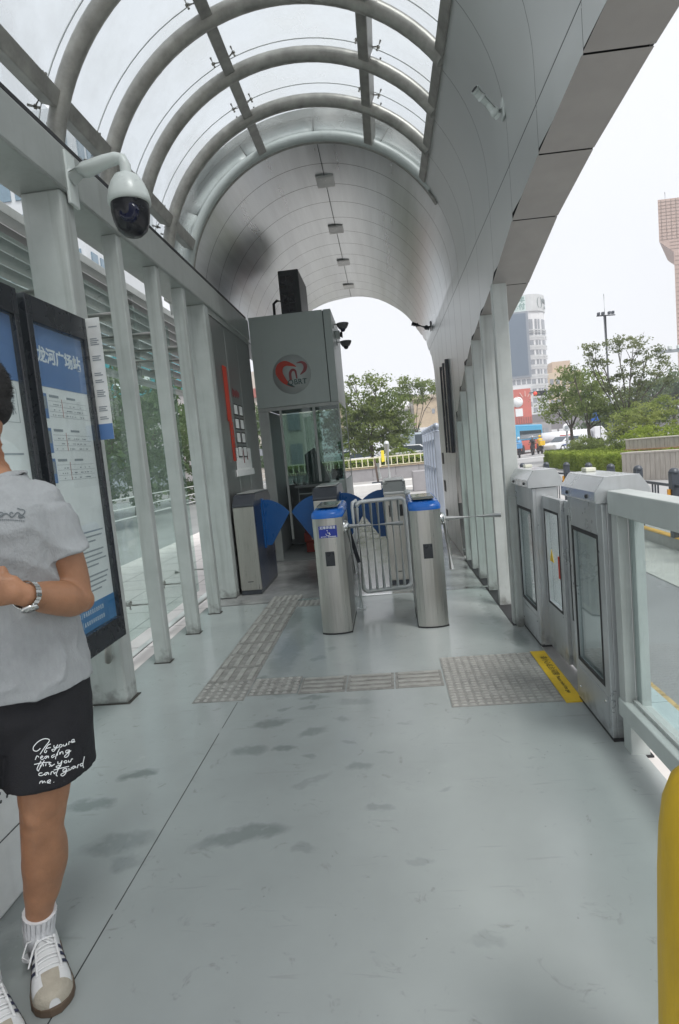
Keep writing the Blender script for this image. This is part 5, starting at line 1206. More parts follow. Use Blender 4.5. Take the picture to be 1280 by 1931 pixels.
blob_leaves('leaves', [(-6, 5.4, 33.5, 35.5, .3, .98, 1)], 9000, .06, F5, 9, hd); P('core', MB().box(-5.9, 5.3, 33.6, 35.4, 0, .9), hc, hd)
sp2 = leaves([(1.0, 34.5, 1.15, .9, .5, .35)], 1500, .05, 77); t = T('round_shrub', 'round light green shrub above the pale yellow railing', 'shrub', (1.0, 34.5, .9)); P('leaves', sp2, F5, t); P('stem', MB().tube([(1, 34.5, .3), (1, 34.5, 1.1)], .04, 6), bark, t)
tree('plaza_tree', 'large leafy tree beside the booth seen through the vault', (-.9, 39, .2), [(-1.6, 39, 4.6, 1.5, 1.3, 1.0), (.2, 39, 4.4, 1.5, 1.3, 1.1), (-.6, 39, 3.0, 2.0, 1.5, .9), (-.3, 39.3, 5.9, .8, .8, .7), (-2.4, 39, 3.4, 1.2, 1.2, 1.0), (1.2, 39, 3.2, 1.1, 1, .7), (-1.9, 39, 6.2, .5, .5, .4), (-3.5, 39, 4.6, 1.3, 1.2, 1.3), (.9, 39, 2.3, .9, .9, .5), (-.8, 39, 1.9, 2.2, 1.4, .6), (-2.2, 39, 2.2, 1.2, 1.2, .8), (-.5, 39, 4.0, 1.5, 1.3, .9)], 17000, .10, F1, 31, .16, 'trees of the plaza')
tree('plaza_tree', 'thinner tree with open crown right of the large leafy one', (2.6, 48, .2), [(2.4, 48, 6.6, .9, .8, .5), (3.6, 48, 6.3, .8, .7, .5), (4.6, 48, 5.9, .6, .6, .4), (1.7, 48, 5.8, .8, .8, .6), (3.0, 48, 5.4, .9, .8, .4)], 3000, .10, F1, 32, .12, 'trees of the plaza')
for i, (x, y, z, r, lb) in enumerate([(2.6, 62, 2.5, 1.7, 'dark low tree behind the parked cars, left one'), (6.4, 64, 2.6, 1.7, 'dark low tree behind the parked cars, right one'), (-4.5, 60, 3.4, 2.8, 'dark green tree behind the large leafy one')]):
    tree('background_tree', lb, (x, y, 0), [(x-r*.4, y, z, r*.8, r*.7, r*.6), (x+r*.5, y, z-.3, r*.8, r*.7, r*.6)], 2200, .16, F2, 50+i, .14, 'dark low trees')
# pavilion with white roof, brick building
pv = T('pavilion_hall', 'pale hall with white tent roof beyond the plaza trees', 'building', (4, 92, 0))
P('wall', MB().box(1.0, 6.5, 90, 100, -.2, 7.9), mat('hall_wall', (.50, .50, .47), .7, 0, .06, .3), pv); P('cornice', MB().box(.6, 6.6, 89.7, 90, 7.4, 7.9).box(.8, 6.5, 89.8, 90, 6.2, 6.5), mat('hall_trim', (.58, .56, .52), .7), pv)
P('roof', MB().add([(1.4, 90, 7.9), (6.6, 90, 7.9), (6.6, 98, 7.9), (1.4, 98, 7.9), (4.0, 94, 10.4)], [(0, 1, 4), (1, 2, 4), (2, 3, 4), (3, 0, 4), (0, 3, 2, 1)]), twm, pv)
PE('window', MB().box(2.0, 2.8, 89.93, 89.99, 6.9, 7.2).box(3.4, 4.2, 89.93, 89.99, 6.9, 7.2).box(1.6, 5.8, 89.93, 89.99, 2.4, 4.4), twg, pv)
bb = T('brick_hall', 'tan brick hall with arched blind windows right of the pavilion', 'building', (9, 92, 0))
P('wall', MB().box(4.8, 14, 88.5, 98, 4.4, 8.6), mat('tan_brick', (.52, .42, .30), .8, 0, .1, 3, .2, 20), bb); P('cornice', MB().box(4.5, 14, 88.2, 98, 8.6, 9.1), mat('tan_trim', (.58, .50, .40), .7), bb); P('wall', MB().box(4.8, 14, 88.2, 98, -.2, 4.39), twm, bb)
m_ = MB()
for k in range(5): m_.lathe([(.35, -.03), (.42, -.05), (.42, 0)], (5.6+k*1.3, 88.45, 7.0), 20, 'y')
PE('arch_trim', m_, bpy.data.materials['tan_trim'], bb); P('window', MB().box(7.4, 7.8, 88.45, 88.49, 6.3, 7.0), twg, bb)
m_ = MB()
for k in range(7): m_.box(5.2+k*.7, 5.6+k*.7, 88.12, 88.19, 1.0, 3.4)
PE('window', m_, twg, bb)
# white plinths, tall tag post, leaning post
for i, (x0, x1, y, z, lb) in enumerate([(-1.75, -.30, 24, .09, 'white stone block left of the tagged post'), (.52, 1.62, 23.6, -.10, 'white stone block right of the tagged post'), (-.1, 1.35, 26.6, .04, 'long white stone block behind the tagged post')]):
    tag(P('stone_block', MB().box(x0, x1, y, y+.8, -.5 if i < 2 else -.3, z), mat('white_stone', (.66, .65, .63), .7, 0, .05, 3), bevel=.02), lb, 'block', 'white stone blocks')
gb2 = tag(P('grey_cabinet', MB().box(-.28, .5, 24.1, 24.8, -.5, -.0), mat('cab_grey2', (.25, .26, .27), .6), bevel=.02), 'dark grey low cabinet between the white stone blocks', 'cabinet')
tpst = T('tagged_post', 'round topped steel post with yellow tag ahead through the vault', 'post', (.1, 26, -.2))
P('post', MB().tube([(.1, 26, -.2), (.08, 26, 1.72)], .12, 14).lathe([(.12, 1.72), (.10, 1.80), (.06, 1.84), (.001, 1.86)], (.08, 26, 0), 14), galv, tpst)
P('tag', MB().box(-.20, -.06, 25.88, 25.95, .95, 1.45), mat('tag_yellow', (.85, .68, .05), .5), tpst, bevel=.01); P('base', MB().box(-.1, .32, 25.8, 26.2, -.2, -.02), galv, tpst, bevel=.02)
lpst = T('leaning_arm', 'short barrier arm on a dark base left of the tagged post', 'barrier', (-.45, 26.5, -.2))
P('arm', MB().bar((-.42, 26.5, -.1), (-.52, 26.5, 1.10), .09, .09), mat('arm_brown', (.16, .12, .10), .6), lpst); P('disc', MB().tube([(-.33, 26.45, .2), (-.38, 26.45, .9)], .09, 10), whitec, lpst); P('base', MB().box(-.72, -.22, 26.2, 26.8, -.2, .06), fp, lpst, bevel=.02)
# ball topped fence
bf = T('ball_topped_fence', 'blue grey fence of ball topped posts past the right cladding', 'fence', (.95, 12, -.1))
bfm = mat('fence_blue_grey', (.52, .57, .66), .4, .3, .08, 6)
for k in range(6):
    y = 10.0+k*.62; x = .88
    P('post', MB().box(x-.045, x+.045, y-.045, y+.045, -.1, 1.66), bfm, bf, bevel=.006)
    P('ball', MB().ell((x, y, 1.735), (.06, .06, .06), n=10).lathe([(.055, 1.66), (.03, 1.68)], (x, y, 0), 12), bfm, bf)
m_ = MB()
for k in range(5):
    y = 10.0+k*.62
    for z in (.15, 1.0, 1.50): m_.box(.865, .895, y+.045, y+.575, z, z+.03)
    for j in range(5): m_.box(.87, .89, y+.09+j*.1, y+.11+j*.1, .18, 1.5)
P('bars', m_, bfm, bf)
side = T('granite_step', 'small grey granite block beside the ball topped fence', 'step', (1.4, 21, -.2)); P('block', MB().box(.95, 1.9, 22, 23, -.2, .55), bpy.data.materials['grey_granite'], side, bevel=.02)
# ================================================================ LEFT SIDE BACKGROUND
for i, (x, y, z, r, lb) in enumerate([(-8.5, 17, 3.0, 2.0, 'street tree left of the glass wall, nearest one'), (-9.8, 22, 2.6, 2.2, 'street tree left of the glass wall, second one'), (-9.0, 27, 2.4, 2.2, 'street tree left of the glass wall, third one'), (-8.5, 33, 3.2, 2.0, 'street tree left of the glass wall, farthest one'), (-12.5, 14, 4.0, 2.2, 'street tree left of the glass wall, outermost one')]):
    tree('roadside_tree', lb, (x, y, -.2), [(x-r*.4, y, z, r*.8, r*.8, r*.6), (x+r*.5, y, z+.4, r*.8, r*.8, r*.6), (x, y, z-1.2, r*.9, r*.9, r*.6), (x, y+.5, z+1.2, r*.6, r*.6, r*.4)], 5200, .11, F2, 60+i, .14, 'street trees left of the glass wall')
lb_ = T('pale_blue_highrise', 'tall pale building beyond the left road with blue tinted glass', 'building', (-30, 50, -.2))
P('wall', MB().box(-34, -22, 46, 62, -.2, 30), mat('highrise_wall', (.55, .58, .60), .6, 0, .05, .3), lb_)
m_ = MB()
for r_ in range(8):
    for k in range(9): m_.box(-33.5+k*1.28, -32.6+k*1.28, 45.9, 45.99, 5+r_*3.1, 7.0+r_*3.1)
    for k in range(3): m_.box(-22.0, -21.9, 46.8+k*1.5, 47.8+k*1.5, 5+r_*3.1, 7.0+r_*3.1)
PE('window', m_, mat('highrise_glass', (.16, .24, .30), .15, .2), lb_)
tb = T('teal_shop_building', 'low shop with teal fascia beyond the left road', 'building', (-15, 36, -.2))
P('wall', MB().box(-19, -11, 34, 44, -.2, 6.3), mat('shop_wall', (.42, .40, .40), .7, 0, .1, .5), tb); P('fascia', MB().box(-19, -11, 33.8, 33.99, 6.0, 8.4), mat('teal_fascia', (.03, .28, .33), .5), tb)
P('white_lettering_panel', MB().box(-15.5, -13.3, 33.7, 33.79, 6.5, 7.4), wprint, tb); P('roof', MB().box(-19.2, -10.8, 34, 44.2, 8.4, 8.7), twt, tb)
PE('window', MB().box(-18.5, -15.5, 33.9, 33.99, .5, 2.8).box(-15, -12, 33.9, 33.99, .5, 2.8), twg, tb)
pb = T('beige_street_building', 'beige building with red band beyond the left road', 'building', (-8, 55, -.2))
P('wall', MB().box(-21.5, -6.8, 52, 64, -.2, 9.5), mat('beige_wall', (.58, .53, .47), .7, 0, .06, .2), pb); P('band', MB().box(-21.5, -6.8, 51.8, 51.99, 7.2, 8.0), mat('band_red', (.40, .14, .12), .6), pb)
m_ = MB()
for r_ in range(2):
    for k in range(8): m_.box(-21+k*1.8, -19.9+k*1.8, 51.9, 51.99, 1+r_*3.0, 2.8+r_*3.0)
PE('window', m_, twg, pb)
bigbus('passing_bus', 'white and blue bus on the left road seen through the glass wall', (-15.5, 44.0, -.2), R_(100), carw, mat('bus_low_blue', (.10, .34, .62), .4), 'bus', 8.5, 2.6)
lf_ = T('left_road_barrier', 'white bar barrier along the left road', 'barrier', (-6.6, 18, -.2)); m_ = MB()
for z in (.35, .6, .85): m_.bar((-6.6, 10, z), (-6.0, 34, z), .02, .025)
for k in range(6): m_.box(-6.63+k*.125, -6.59+k*.125, 10+k*5, 10.04+k*5, -.2, .88)
P('rails', m_, white, lf_)
# ================================================================ THE WAITING MAN
man = T('person', 'young man in grey t-shirt and black shorts looking at his phone', 'person', (-1.06, 1.5, 0))
def skinmat():
    m = mat('skin', (.355, .175, .095), .50, 0, .20, 11, .12, 190, rvar=.06)
    b = m.node_tree.nodes['Principled BSDF']; b.inputs['Subsurface Weight'].default_value = .12; b.inputs['Subsurface Radius'].default_value = (.02, .008, .004); b.inputs['Subsurface Scale'].default_value = .5
    return m
skn = skinmat()
tee = mat('heather_grey_cotton', (.335, .35, .36), .85, 0, .06, 70, .3, 260, rvar=.03, stretch=(1, 1, .5))
shm = mat('black_cotton', (.008, .008, .011), .8, 0, .2, 40, .25, 220, rvar=.03)
b = MB()
def ce(c, r, M=None): b.ell(c, r, M, 12)
ce((-1.06, 1.51, .92), (.165, .115, .13)); ce((-1.06, 1.51, 1.07), (.145, .105, .17)); ce((-1.06, 1.51, 1.25), (.165, .12, .17))
cap_(b, (-1.19, 1.51, 1.365), (-.945, 1.51, 1.355), .048, .045); cap_(b, (-1.06, 1.51, 1.40), (-1.062, 1.485, 1.57), .062, .055)
# head: skull, face, jaw, nose, ears, turned to his right and tilted down
HM = Matrix.Translation((-1.078, 1.475, 1.632)) @ Euler((R_(18), 0, R_(-38))).to_matrix().to_4x4()
def hp(x, y, z): return HM @ Vector((x, y, z))
HR = HM.to_3x3()
ce(hp(0, .015, .03), (.078, .098, .095), HR); ce(hp(0, -.025, -.025), (.064, .070, .085), HR); ce(hp(0, -.055, -.075), (.042, .036, .034), HR)
b.loft([[hp(x*.4, -.082-.0*y, .012+y*.01) for x, y in ((-.01, 0), (.01, 0), (.008, 1), (-.008, 1))], [hp(x, -.105, -.028+y*.012) for x, y in ((-.015, 0), (.015, 0), (.010, 1), (-.010, 1))]])
ce(hp(.0, -.101, -.026), (.014, .014, .011), HR); ce(hp(0, -.086, -.056), (.024, .012, .010), HR); ce(hp(0, -.082, .028), (.055, .016, .014), HR)
for s_ in (-1, 1): ce(hp(s_*.076, .012, -.008), (.012, .022, .034), HR)
# left arm (seen)
SHO, ELB, WRI = Vector((-.925, 1.51, 1.33)), Vector((-.886, 1.535, 1.068)), Vector((-.893, 1.30, 1.143))
def limb(p, q, prof):
    p, q = Vector(p), Vector(q); n = len(prof)-1
    b.tube([p.lerp(q, i/n) for i in range(n+1)], prof, 14); b.ell(p, (prof[0],)*3, n=10); b.ell(q, (prof[-1],)*3, n=10)
def spl(c):
    Q, W2 = [], []
    for i in range(len(c)-1):
        p0, p1, p2, p3 = Vector(c[max(i-1, 0)][0]), Vector(c[i][0]), Vector(c[i+1][0]), Vector(c[min(i+2, len(c)-1)][0])
        for q in range(5): t = q/5; Q.append(.5*((2*p1)+(-p0+p2)*t+(2*p0-5*p1+4*p2-p3)*t*t+(-p0+3*p1-3*p2+p3)*t**3)); W2.append(c[i][1]+(c[i+1][1]-c[i][1])*t)
    Q.append(Vector(c[-1][0])); W2.append(c[-1][1]); b.tube(Q, W2, 18)
spl([(SHO, .044), (SHO.lerp(ELB, .35), .053), (SHO.lerp(ELB, .7), .049), (ELB+Vector((-.002, -.012, .022)), .043), (ELB.lerp(WRI, .12)+Vector((0, 0, -.004)), .043), (ELB.lerp(WRI, .35), .047), (ELB.lerp(WRI, .6), .042), (ELB.lerp(WRI, .85), .031), (WRI, .027)]); b.ell(SHO, (.044,)*3, n=10); b.ell(ELB+Vector((.004, .006, -.002)), (.036,)*3, n=10)
# right arm (mostly outside the frame)
limb((-1.205, 1.51, 1.33), (-1.24, 1.52, 1.07), [.046, .055, .052, .046, .042]); limb((-1.24, 1.52, 1.07), (-1.10, 1.30, 1.16), [.044, .047, .045, .036, .027])
# hands: palm with five curled fingers round the phone
def hand(w_, fwd, side, up_):
    # w_: wrist, fwd: towards the knuckles, side: thumb side, up_: back of the hand
    w_ = Vector(w_); fwd = Vector(fwd).normalized(); side = Vector(side); side = (side-fwd*side.dot(fwd)).normalized(); bk_ = fwd.cross(side); bk_ = bk_ if bk_.dot(Vector(up_)) > 0 else -bk_
    M = Matrix((fwd, side, bk_)).transposed()
    b.ell(w_+fwd*.048, (.050, .040, .017), M, 10); b.ell(w_+fwd*.03+side*.022-bk_*.006, (.034, .018, .018), M, 8); b.ell(w_+fwd*.015, (.028, .028, .022), M, 8)
    for i, (o_, ln) in enumerate(((.030, .95), (.010, 1.05), (-.010, 1.0), (-.029, .80))):
        k = w_+fwd*(.088-.004*abs(i-1))+side*o_; r = .0098-.0006*(i == 3)
        p1 = k+(fwd*.030-bk_*.020)*ln; p2 = p1+(-fwd*.004-bk_*.026)*ln; p3 = p2+(-fwd*.018-bk_*.006)*ln
        b.ell(k, (r*1.2,)*3, n=8); b.tube([k-fwd*.02, k, p1], [r*1.1, r*1.15, r], 8); b.ell(p1, (r*1.05,)*3, n=8); b.tube([p1, p2], [r, r*.92], 8); b.ell(p2, (r*.95,)*3, n=8); b.tube([p2, p3], [r*.9, r*.75], 8); b.ell(p3, (r*.75,)*3, n=8)
    t0 = w_+fwd*.022+side*.030-bk_*.005; t1 = t0+fwd*.030+side*.016-bk_*.014; t2 = t1+fwd*.028-bk_*.012
    b.ell(t0, (.014,)*3, n=8); b.tube([t0, t1], [.0135, .011], 8); b.ell(t1, (.0115,)*3, n=8); b.tube([t1, t2], [.0105, .0085], 8); b.ell(t2, (.0086,)*3, n=8)
hand(WRI, (-.75, -.35, .32), (.1, -.1, 1), (.35, -.9, .1)); hand((-1.10, 1.30, 1.16), (.55, -.5, .35), (.1, -.1, 1), (-.4, -.9, .1))
# legs
HIP, KNE, ANK = Vector((-.985, 1.51, .87)), Vector((-1.028, 1.455, .50)), Vector((-1.128, 1.50, .10))
def leg_(h, k, a):
    h, k, a = Vector(h), Vector(k), Vector(a); c = [(h, .095), (h.lerp(k, .3), .090), (h.lerp(k, .6), .080), (h.lerp(k, .85), .067), (k.lerp(h.lerp(a, .48), .25), .0605), (k.lerp(a, .14), .0555), (k.lerp(a, .3)+Vector((.003, .010, 0)), .0605), (k.lerp(a, .42)+Vector((.004, .012, 0)), .0615), (k.lerp(a, .62)+Vector((.002, .008, 0)), .051), (k.lerp(a, .8), .038), (a, .033)]
    Q, W2 = [], []
    for i in range(len(c)-1):
        p0, p1, p2, p3 = c[max(i-1, 0)][0], c[i][0], c[i+1][0], c[min(i+2, len(c)-1)][0]
        for q in range(4): t = q/4; Q.append(.5*((2*p1)+(-p0+p2)*t+(2*p0-5*p1+4*p2-p3)*t*t+(-p0+3*p1-3*p2+p3)*t**3)); W2.append(c[i][1]+(c[i+1][1]-c[i][1])*(t*t*(3-2*t)))
    Q.append(a); W2.append(c[-1][1]); b.tube(Q, W2, 18); b.ell(h, (.094,)*3, n=10)
leg_(HIP, KNE, ANK)
b.ell(KNE+Vector((-.004, -.020, .005)), (.038, .036, .055), n=10)
HI2, KN2, AN2 = Vector((-1.14, 1.51, .87)), Vector((-1.235, 1.37, .50)), Vector((-1.19, 1.345, .10))
leg_(HI2, KN2, AN2)
for a_ in (ANK, AN2): b.ell(a_+Vector((0, -.005, -.04)), (.030, .034, .03), n=8)
body = remesh(b, 'body', skn, man, .0055, 10)
# hair
hm = mat('black_hair', (.010, .009, .009), .55, 0, .3, 60, .6, 400, rvar=.05, stretch=(1, 1, .3))
hb_ = MB(); hb_.ell(hp(0, .028, .036), (.0795, .094, .098), HR, 14); hb_.ell(hp(0, .045, -.025), (.064, .050, .060), HR, 12); hb_.ell(hp(0, -.035, .098), (.062, .05, .038), HR, 12); hb_.ell(hp(.074, .02, .03), (.010, .035, .045), HR, 8); hb_.ell(hp(-.074, .02, .03), (.010, .035, .045), HR, 8)
hair = remesh(hb_, 'hair', hm, man, .006, 2)
# short strands over the hair surface
rg = np.random.default_rng(4); V = []
for k in range(5200):
    d = rg.normal(size=3); d /= np.linalg.norm(d)
    if rg.random() < .7: c = hp(*(np.array([0, .028, .036])+d*np.array([.079, .094, .098]))); nn = HR @ Vector(d)
    else: c = hp(*(np.array([0, .045, -.025])+d*np.array([.064, .050, .060]))); nn = HR @ Vector(d)
    loc = HM.inverted() @ c
    if loc.y < -.03 and loc.z < .07: continue
    if abs(loc.x) < .05 and loc.y < .05 and loc.z < 0: continue
    if d[2] < -.6: continue
    t = (nn*.35+Vector(rg.normal(size=3))*.35+Vector((0, 0, -.25))).normalized()*(.005+.005*rg.random()); s_ = t.cross(nn); s_ = (s_.normalized() if s_.length > 1e-6 else Vector((1, 0, 0)))*.0011
    V += [c-s_, c+s_, c+t]
me = bpy.data.meshes.new('strands'); me.from_pydata([tuple(v) for v in V], [], [(i, i+1, i+2) for i in range(0, len(V), 3)]); P('strands', me, hm, hair)
em_ = MB()
for s_ in (-1, 1):
    em_.ell(hp(s_*.030, -.082, .012), (.011, .008, .006), HR, 8)
P('eyes', em_, mat('eye_white', (.6, .58, .55), .2), man); em_ = MB()
for s_ in (-1, 1): em_.ell(hp(s_*.030, -.0885, .010), (.005, .003, .005), HR, 8); em_.ell(hp(s_*.031, -.090, .034), (.020, .006, .004), HR, 8)
P('irises_and_brows', em_, hm, man)
P('lips', MB().ell(hp(0, -.096, -.056), (.021, .004, .0065), HR, 8), mat('lips', (.36, .12, .09), .4), man)
# t-shirt
def ring(c, rx, ry, n=28, tilt=(0, 0), e=2.3):
    o_ = []
    for k in range(n):
        a = 2*math.pi*k/n; ca, sa = math.cos(a), math.sin(a)
        x = rx*math.copysign(abs(ca)**(2/e), ca); y = ry*math.copysign(abs(sa)**(2/e), sa); o_.append(Vector((c[0]+x, c[1]+y, c[2]+tilt[0]*x+tilt[1]*y)))
    return o_
t_ = MB()
t_.loft([ring((-1.058, 1.50, z), rx, ry) for z, rx, ry in ((.845, .176, .150), (.86, .176, .150), (.92, .170, .143), (1.0, .161, .136), (1.1, .157, .134), (1.2, .163, .138), (1.28, .172, .140), (1.33, .172, .130), (1.37, .150, .105), (1.405, .115, .085), (1.425, .085, .075), (1.44, .074, .070))])
cap_(t_, (-1.19, 1.51, 1.366), (-.945, 1.51, 1.352), .066, .062)
def cone(mb, p, q, rs, n=18):
    p, q = Vector(p), Vector(q); k = len(rs)-1; mb.tube([p.lerp(q, i/k) for i in range(k+1)], rs, n)
cone(t_, (-.945, 1.51, 1.365), (-.888, 1.515, 1.192), [.062, .068, .066, .063, .065]); cone(t_, (-1.195, 1.51, 1.375), (-1.235, 1.515, 1.195), [.070, .074, .072, .069, .071])
shirt = remesh(t_, 'shirt', tee, man, .0055, 3)
tex = bpy.data.textures.new('cloth_folds', 'CLOUDS'); tex.noise_scale = .16; tex.noise_depth = 2
dm = shirt.modifiers.new('folds', 'DISPLACE'); dm.texture = tex; dm.strength = .016; dm.mid_level = .5; dm.texture_coords = 'GLOBAL'
tex2 = bpy.data.textures.new('cloth_creases', 'MUSGRAVE') if hasattr(bpy.types, 'MusgraveTexture') else tex
try: tex2.musgrave_type = 'RIDGED_MULTIFRACTAL'; tex2.noise_scale = .09; tex2.octaves = 2
except Exception: pass
dm = shirt.modifiers.new('creases', 'DISPLACE'); dm.texture = tex2; dm.strength = .006; dm.mid_level = .6; dm.texture_coords = 'GLOBAL'
P('collar', MB().tube([Vector((-1.058+.079*math.cos(R_(a)), 1.503+.072*math.sin(R_(a)), 1.432+.006*math.sin(R_(a)))) for a in range(0, 360, 15)], .006, 8, closed=True), tee, man)
# shorts
s_ = MB()
s_.loft([ring((-1.06, 1.505, z), rx, ry) for z, rx, ry in ((.70, .155, .115), (.78, .172, .130), (.90, .165, .125), (.99, .150, .115))])
def leg(c0, c1, r0, r1, mb):
    c0, c1 = Vector(c0), Vector(c1); mb.loft([ring(c0.lerp(c1, k/5), r0+(r1-r0)*k/5, (r0+(r1-r0)*k/5)*.95, tilt=(.06, 0) if k > 3 else (0, 0)) for k in range(6)])
leg((-.99, 1.505, .87), (-1.000, 1.475, .598), .105, .116, s_); leg((-1.135, 1.49, .87), (-1.21, 1.405, .60), .112, .122, s_)
shorts = remesh(s_, 'shorts', shm, man, .0055, 3)
dm = shorts.modifiers.new('folds', 'DISPLACE'); dm.texture = tex; dm.strength = .016; dm.mid_level = .5; dm.texture_coords = 'GLOBAL'
# printed handwriting on the shorts and mark on the shirt, laid onto the cloth
bpy.context.view_layer.update(); dg = bpy.context.evaluated_depsgraph_get()
def bvh(o): return BVHTree.FromObject(o, dg)
def project(mb, tree_, d, off=.0016):
    out_ = []
    for p in mb.v:
        p = Vector(p); d = (p-Vector((0, 0, 1.4))).normalized(); h = tree_.ray_cast(p-d*.3, d); out_.append(tuple(h[0]-d*off) if h[0] else None)
    fs = [f for f in mb.f if all(out_[i] for i in f)]
    q = MB(); q.v = [o_ or (0, 0, 0) for o_ in out_]; q.f = fs; q.sm = [False]*len(fs); return q
def strokes(lines, fmap, wd, step=3):
    mb = MB()
    for ln in lines:
        w_ = wd
        pts = [Vector(p) for p in ln]; Q = []
        for i in range(len(pts)-1):
            p0, p1, p2, p3 = pts[max(i-1, 0)], pts[i], pts[i+1], pts[min(i+2, len(pts)-1)]
            for k in range(step): t = k/step; Q.append(.5*((2*p1)+(-p0+p2)*t+(2*p0-5*p1+4*p2-p3)*t*t+(-p0+3*p1-3*p2+p3)*t**3))
        Q.append(pts[-1]); A, B2 = [], []
        for i, q_ in enumerate(Q):
            d = Q[min(i+1, len(Q)-1)]-Q[max(i-1, 0)]; d = d.normalized() if d.length > 1e-6 else Vector((1, 0)); nn = Vector((-d.y, d.x))*w_/2
            A.append(fmap(q_+nn)); B2.append(fmap(q_-nn))
        mb.grid([A, B2], False)
    return mb
def fm_(q): # printed area, 1280 x 1173 units
    u, v = q.x/1280, q.y/1173; return (-.978+.170*u-.024*v, 1.37, .77-.01*u-.158*v)
W_ = [
 [(270, 330), (200, 385), (130, 370), (130, 300), (220, 200), (340, 140), (440, 150), (440, 200), (360, 300), (260, 450)], [(480, 240), (420, 270), (370, 350), (350, 400), (380, 415), (400, 370)], [(390, 330), (480, 310)],
 [(545, 265), (545, 310), (590, 300), (620, 250)], [(620, 250), (580, 340), (530, 390), (500, 355), (560, 340), (640, 300)], [(650, 270), (680, 250), (710, 270), (690, 300), (650, 300), (650, 265)], [(735, 245), (735, 280), (780, 270), (800, 225), (800, 265)], [(840, 255), (850, 195), (880, 205)], [(890, 195), (940, 190), (950, 150), (910, 160), (900, 210), (970, 190)],
 [(165, 560), (200, 480), (240, 510)], [(270, 520), (320, 500), (300, 480), (270, 520), (300, 555), (340, 530)], [(410, 480), (360, 500), (370, 535), (430, 480), (430, 525)], [(560, 450), (500, 480), (510, 515), (560, 480)], [(660, 330), (590, 470), (575, 545)], [(620, 430), (610, 475)], [(665, 400), (660, 450), (690, 400), (720, 395), (730, 445)], [(850, 360), (790, 370), (790, 420), (850, 380), (860, 355), (840, 460), (790, 505), (760, 480), (890, 370)],
 [(140, 655), (300, 620), (470, 605)], [(280, 580), (200, 740), (235, 790)], [(350, 570), (250, 740), (230, 790)], [(260, 690), (320, 640), (330, 690)], [(385, 630), (375, 685)], [(490, 610), (440, 640), (490, 665), (450, 690)], [(490, 690), (560, 640)],
 [(625, 590), (630, 640), (680, 620), (710, 570)], [(710, 570), (680, 680), (620, 720), (590, 690), (690, 660)], [(750, 590), (790, 570), (810, 600), (770, 620), (745, 590)], [(840, 560), (840, 600), (880, 590), (900, 540), (930, 540)],
 [(310, 820), (250, 830), (240, 870), (300, 875), (350, 845)], [(420, 810), (360, 830), (370, 870), (430, 815), (440, 860)], [(480, 860), (495, 800), (540, 800), (550, 840), (580, 800)], [(540, 765), (680, 725), (850, 685)], [(690, 640), (620, 770), (590, 860), (620, 885)],
 [(800, 730), (740, 740), (730, 790), (790, 770), (810, 730), (780, 830), (720, 880), (690, 845), (840, 770)], [(850, 720), (850, 760), (890, 745), (900, 700)], [(980, 680), (930, 690), (930, 735), (985, 690), (990, 720)], [(1020, 720), (1030, 660), (1060, 650)], [(1130, 620), (1080, 640), (1090, 680), (1130, 650)], [(1160, 485), (1130, 640), (1145, 715)],
 [(250, 1040), (270, 1000), (310, 985), (310, 1030), (350, 985), (370, 1025)], [(420, 1010), (470, 990), (470, 960), (420, 980), (410, 1020), (480, 1025)], [(540, 1005), (550, 1010)]]
PE('printed_text', project(strokes(W_, fm_, 17), bvh(shorts), (0, 1, 0)), wprint, shorts, fixn=False)
def fs_(q): u, v = q.x/1280, q.y/1097; return (-.963+.096*u-.013*v, 1.38, 1.373-.008*u-.079*v)
L_ = [[(-500, 600), (-350, 480), (-200, 560), (-60, 480), (60, 480), (110, 540), (40, 620), (-60, 630)], [(-60, 600), (60, 560), (200, 510), (300, 570), (400, 640), (490, 590), (560, 500), (640, 490), (720, 560), (860, 660)], [(450, 520), (400, 470), (340, 500), (350, 570)], [(590, 330), (700, 370), (810, 390), (860, 450), (820, 530), (740, 590), (660, 570), (650, 630), (720, 670), (790, 640)]]
P('printed_mark', project(strokes(L_, fs_, 40), bvh(shirt), (0, 1, 0), .0022), mat('faded_print', (.13, .15, .16), .7), shirt, fixn=False)
ml = [[(-400+i*75, 730+max(0, i-9)*6), (-350+i*75, 735+max(0, i-9)*6)] for i in range(17)]
P('printed_line', project(strokes(ml, fs_, 40, 2), bvh(shirt), (0, 1, 0), .0022), bpy.data.materials['faded_print'], shirt, fixn=False)
# socks and shoes
sockm = mat('white_sock', (.72, .72, .74), .85, 0, .05, 30, .5, 120, rvar=.03, stretch=(1, 1, .15))
shw = mat('shoe_white_leather', (.72, .72, .72), .38, 0, .04, 14, .1, 90); sue = mat('shoe_suede', (.42, .38, .31), .85, 0, .1, 30, .3, 150); gum = mat('gum_sole', (.11, .075, .05), .6, 0, .1, 14); navs = mat('shoe_stripe_navy', (.02, .022, .06), .5); lac = mat('lace_white', (.74, .74, .74), .8, 0, .04, 60)
ST = [(0, .020, .050), (.012, .030, .066), (.04, .036, .078), (.08, .037, .086), (.12, .039, .078), (.16, .044, .063), (.195, .048, .053), (.225, .048, .046), (.25, .041, .039), (.265, .030, .032), (.275, .012, .024)]
def st(y): return (np.interp(y, [s[0] for s in ST], [s[1] for s in ST]), np.interp(y, [s[0] for s in ST], [s[2] for s in ST]))
def sp_pt(y, ph, off=0):
    w_, h_ = st(y); a = R_(ph); ca, sa = math.cos(a), math.sin(a)
    return Vector((( w_+off)*math.copysign(abs(ca)**.8, ca), -y, .020+(h_-.0+off)*abs(sa)**.85))
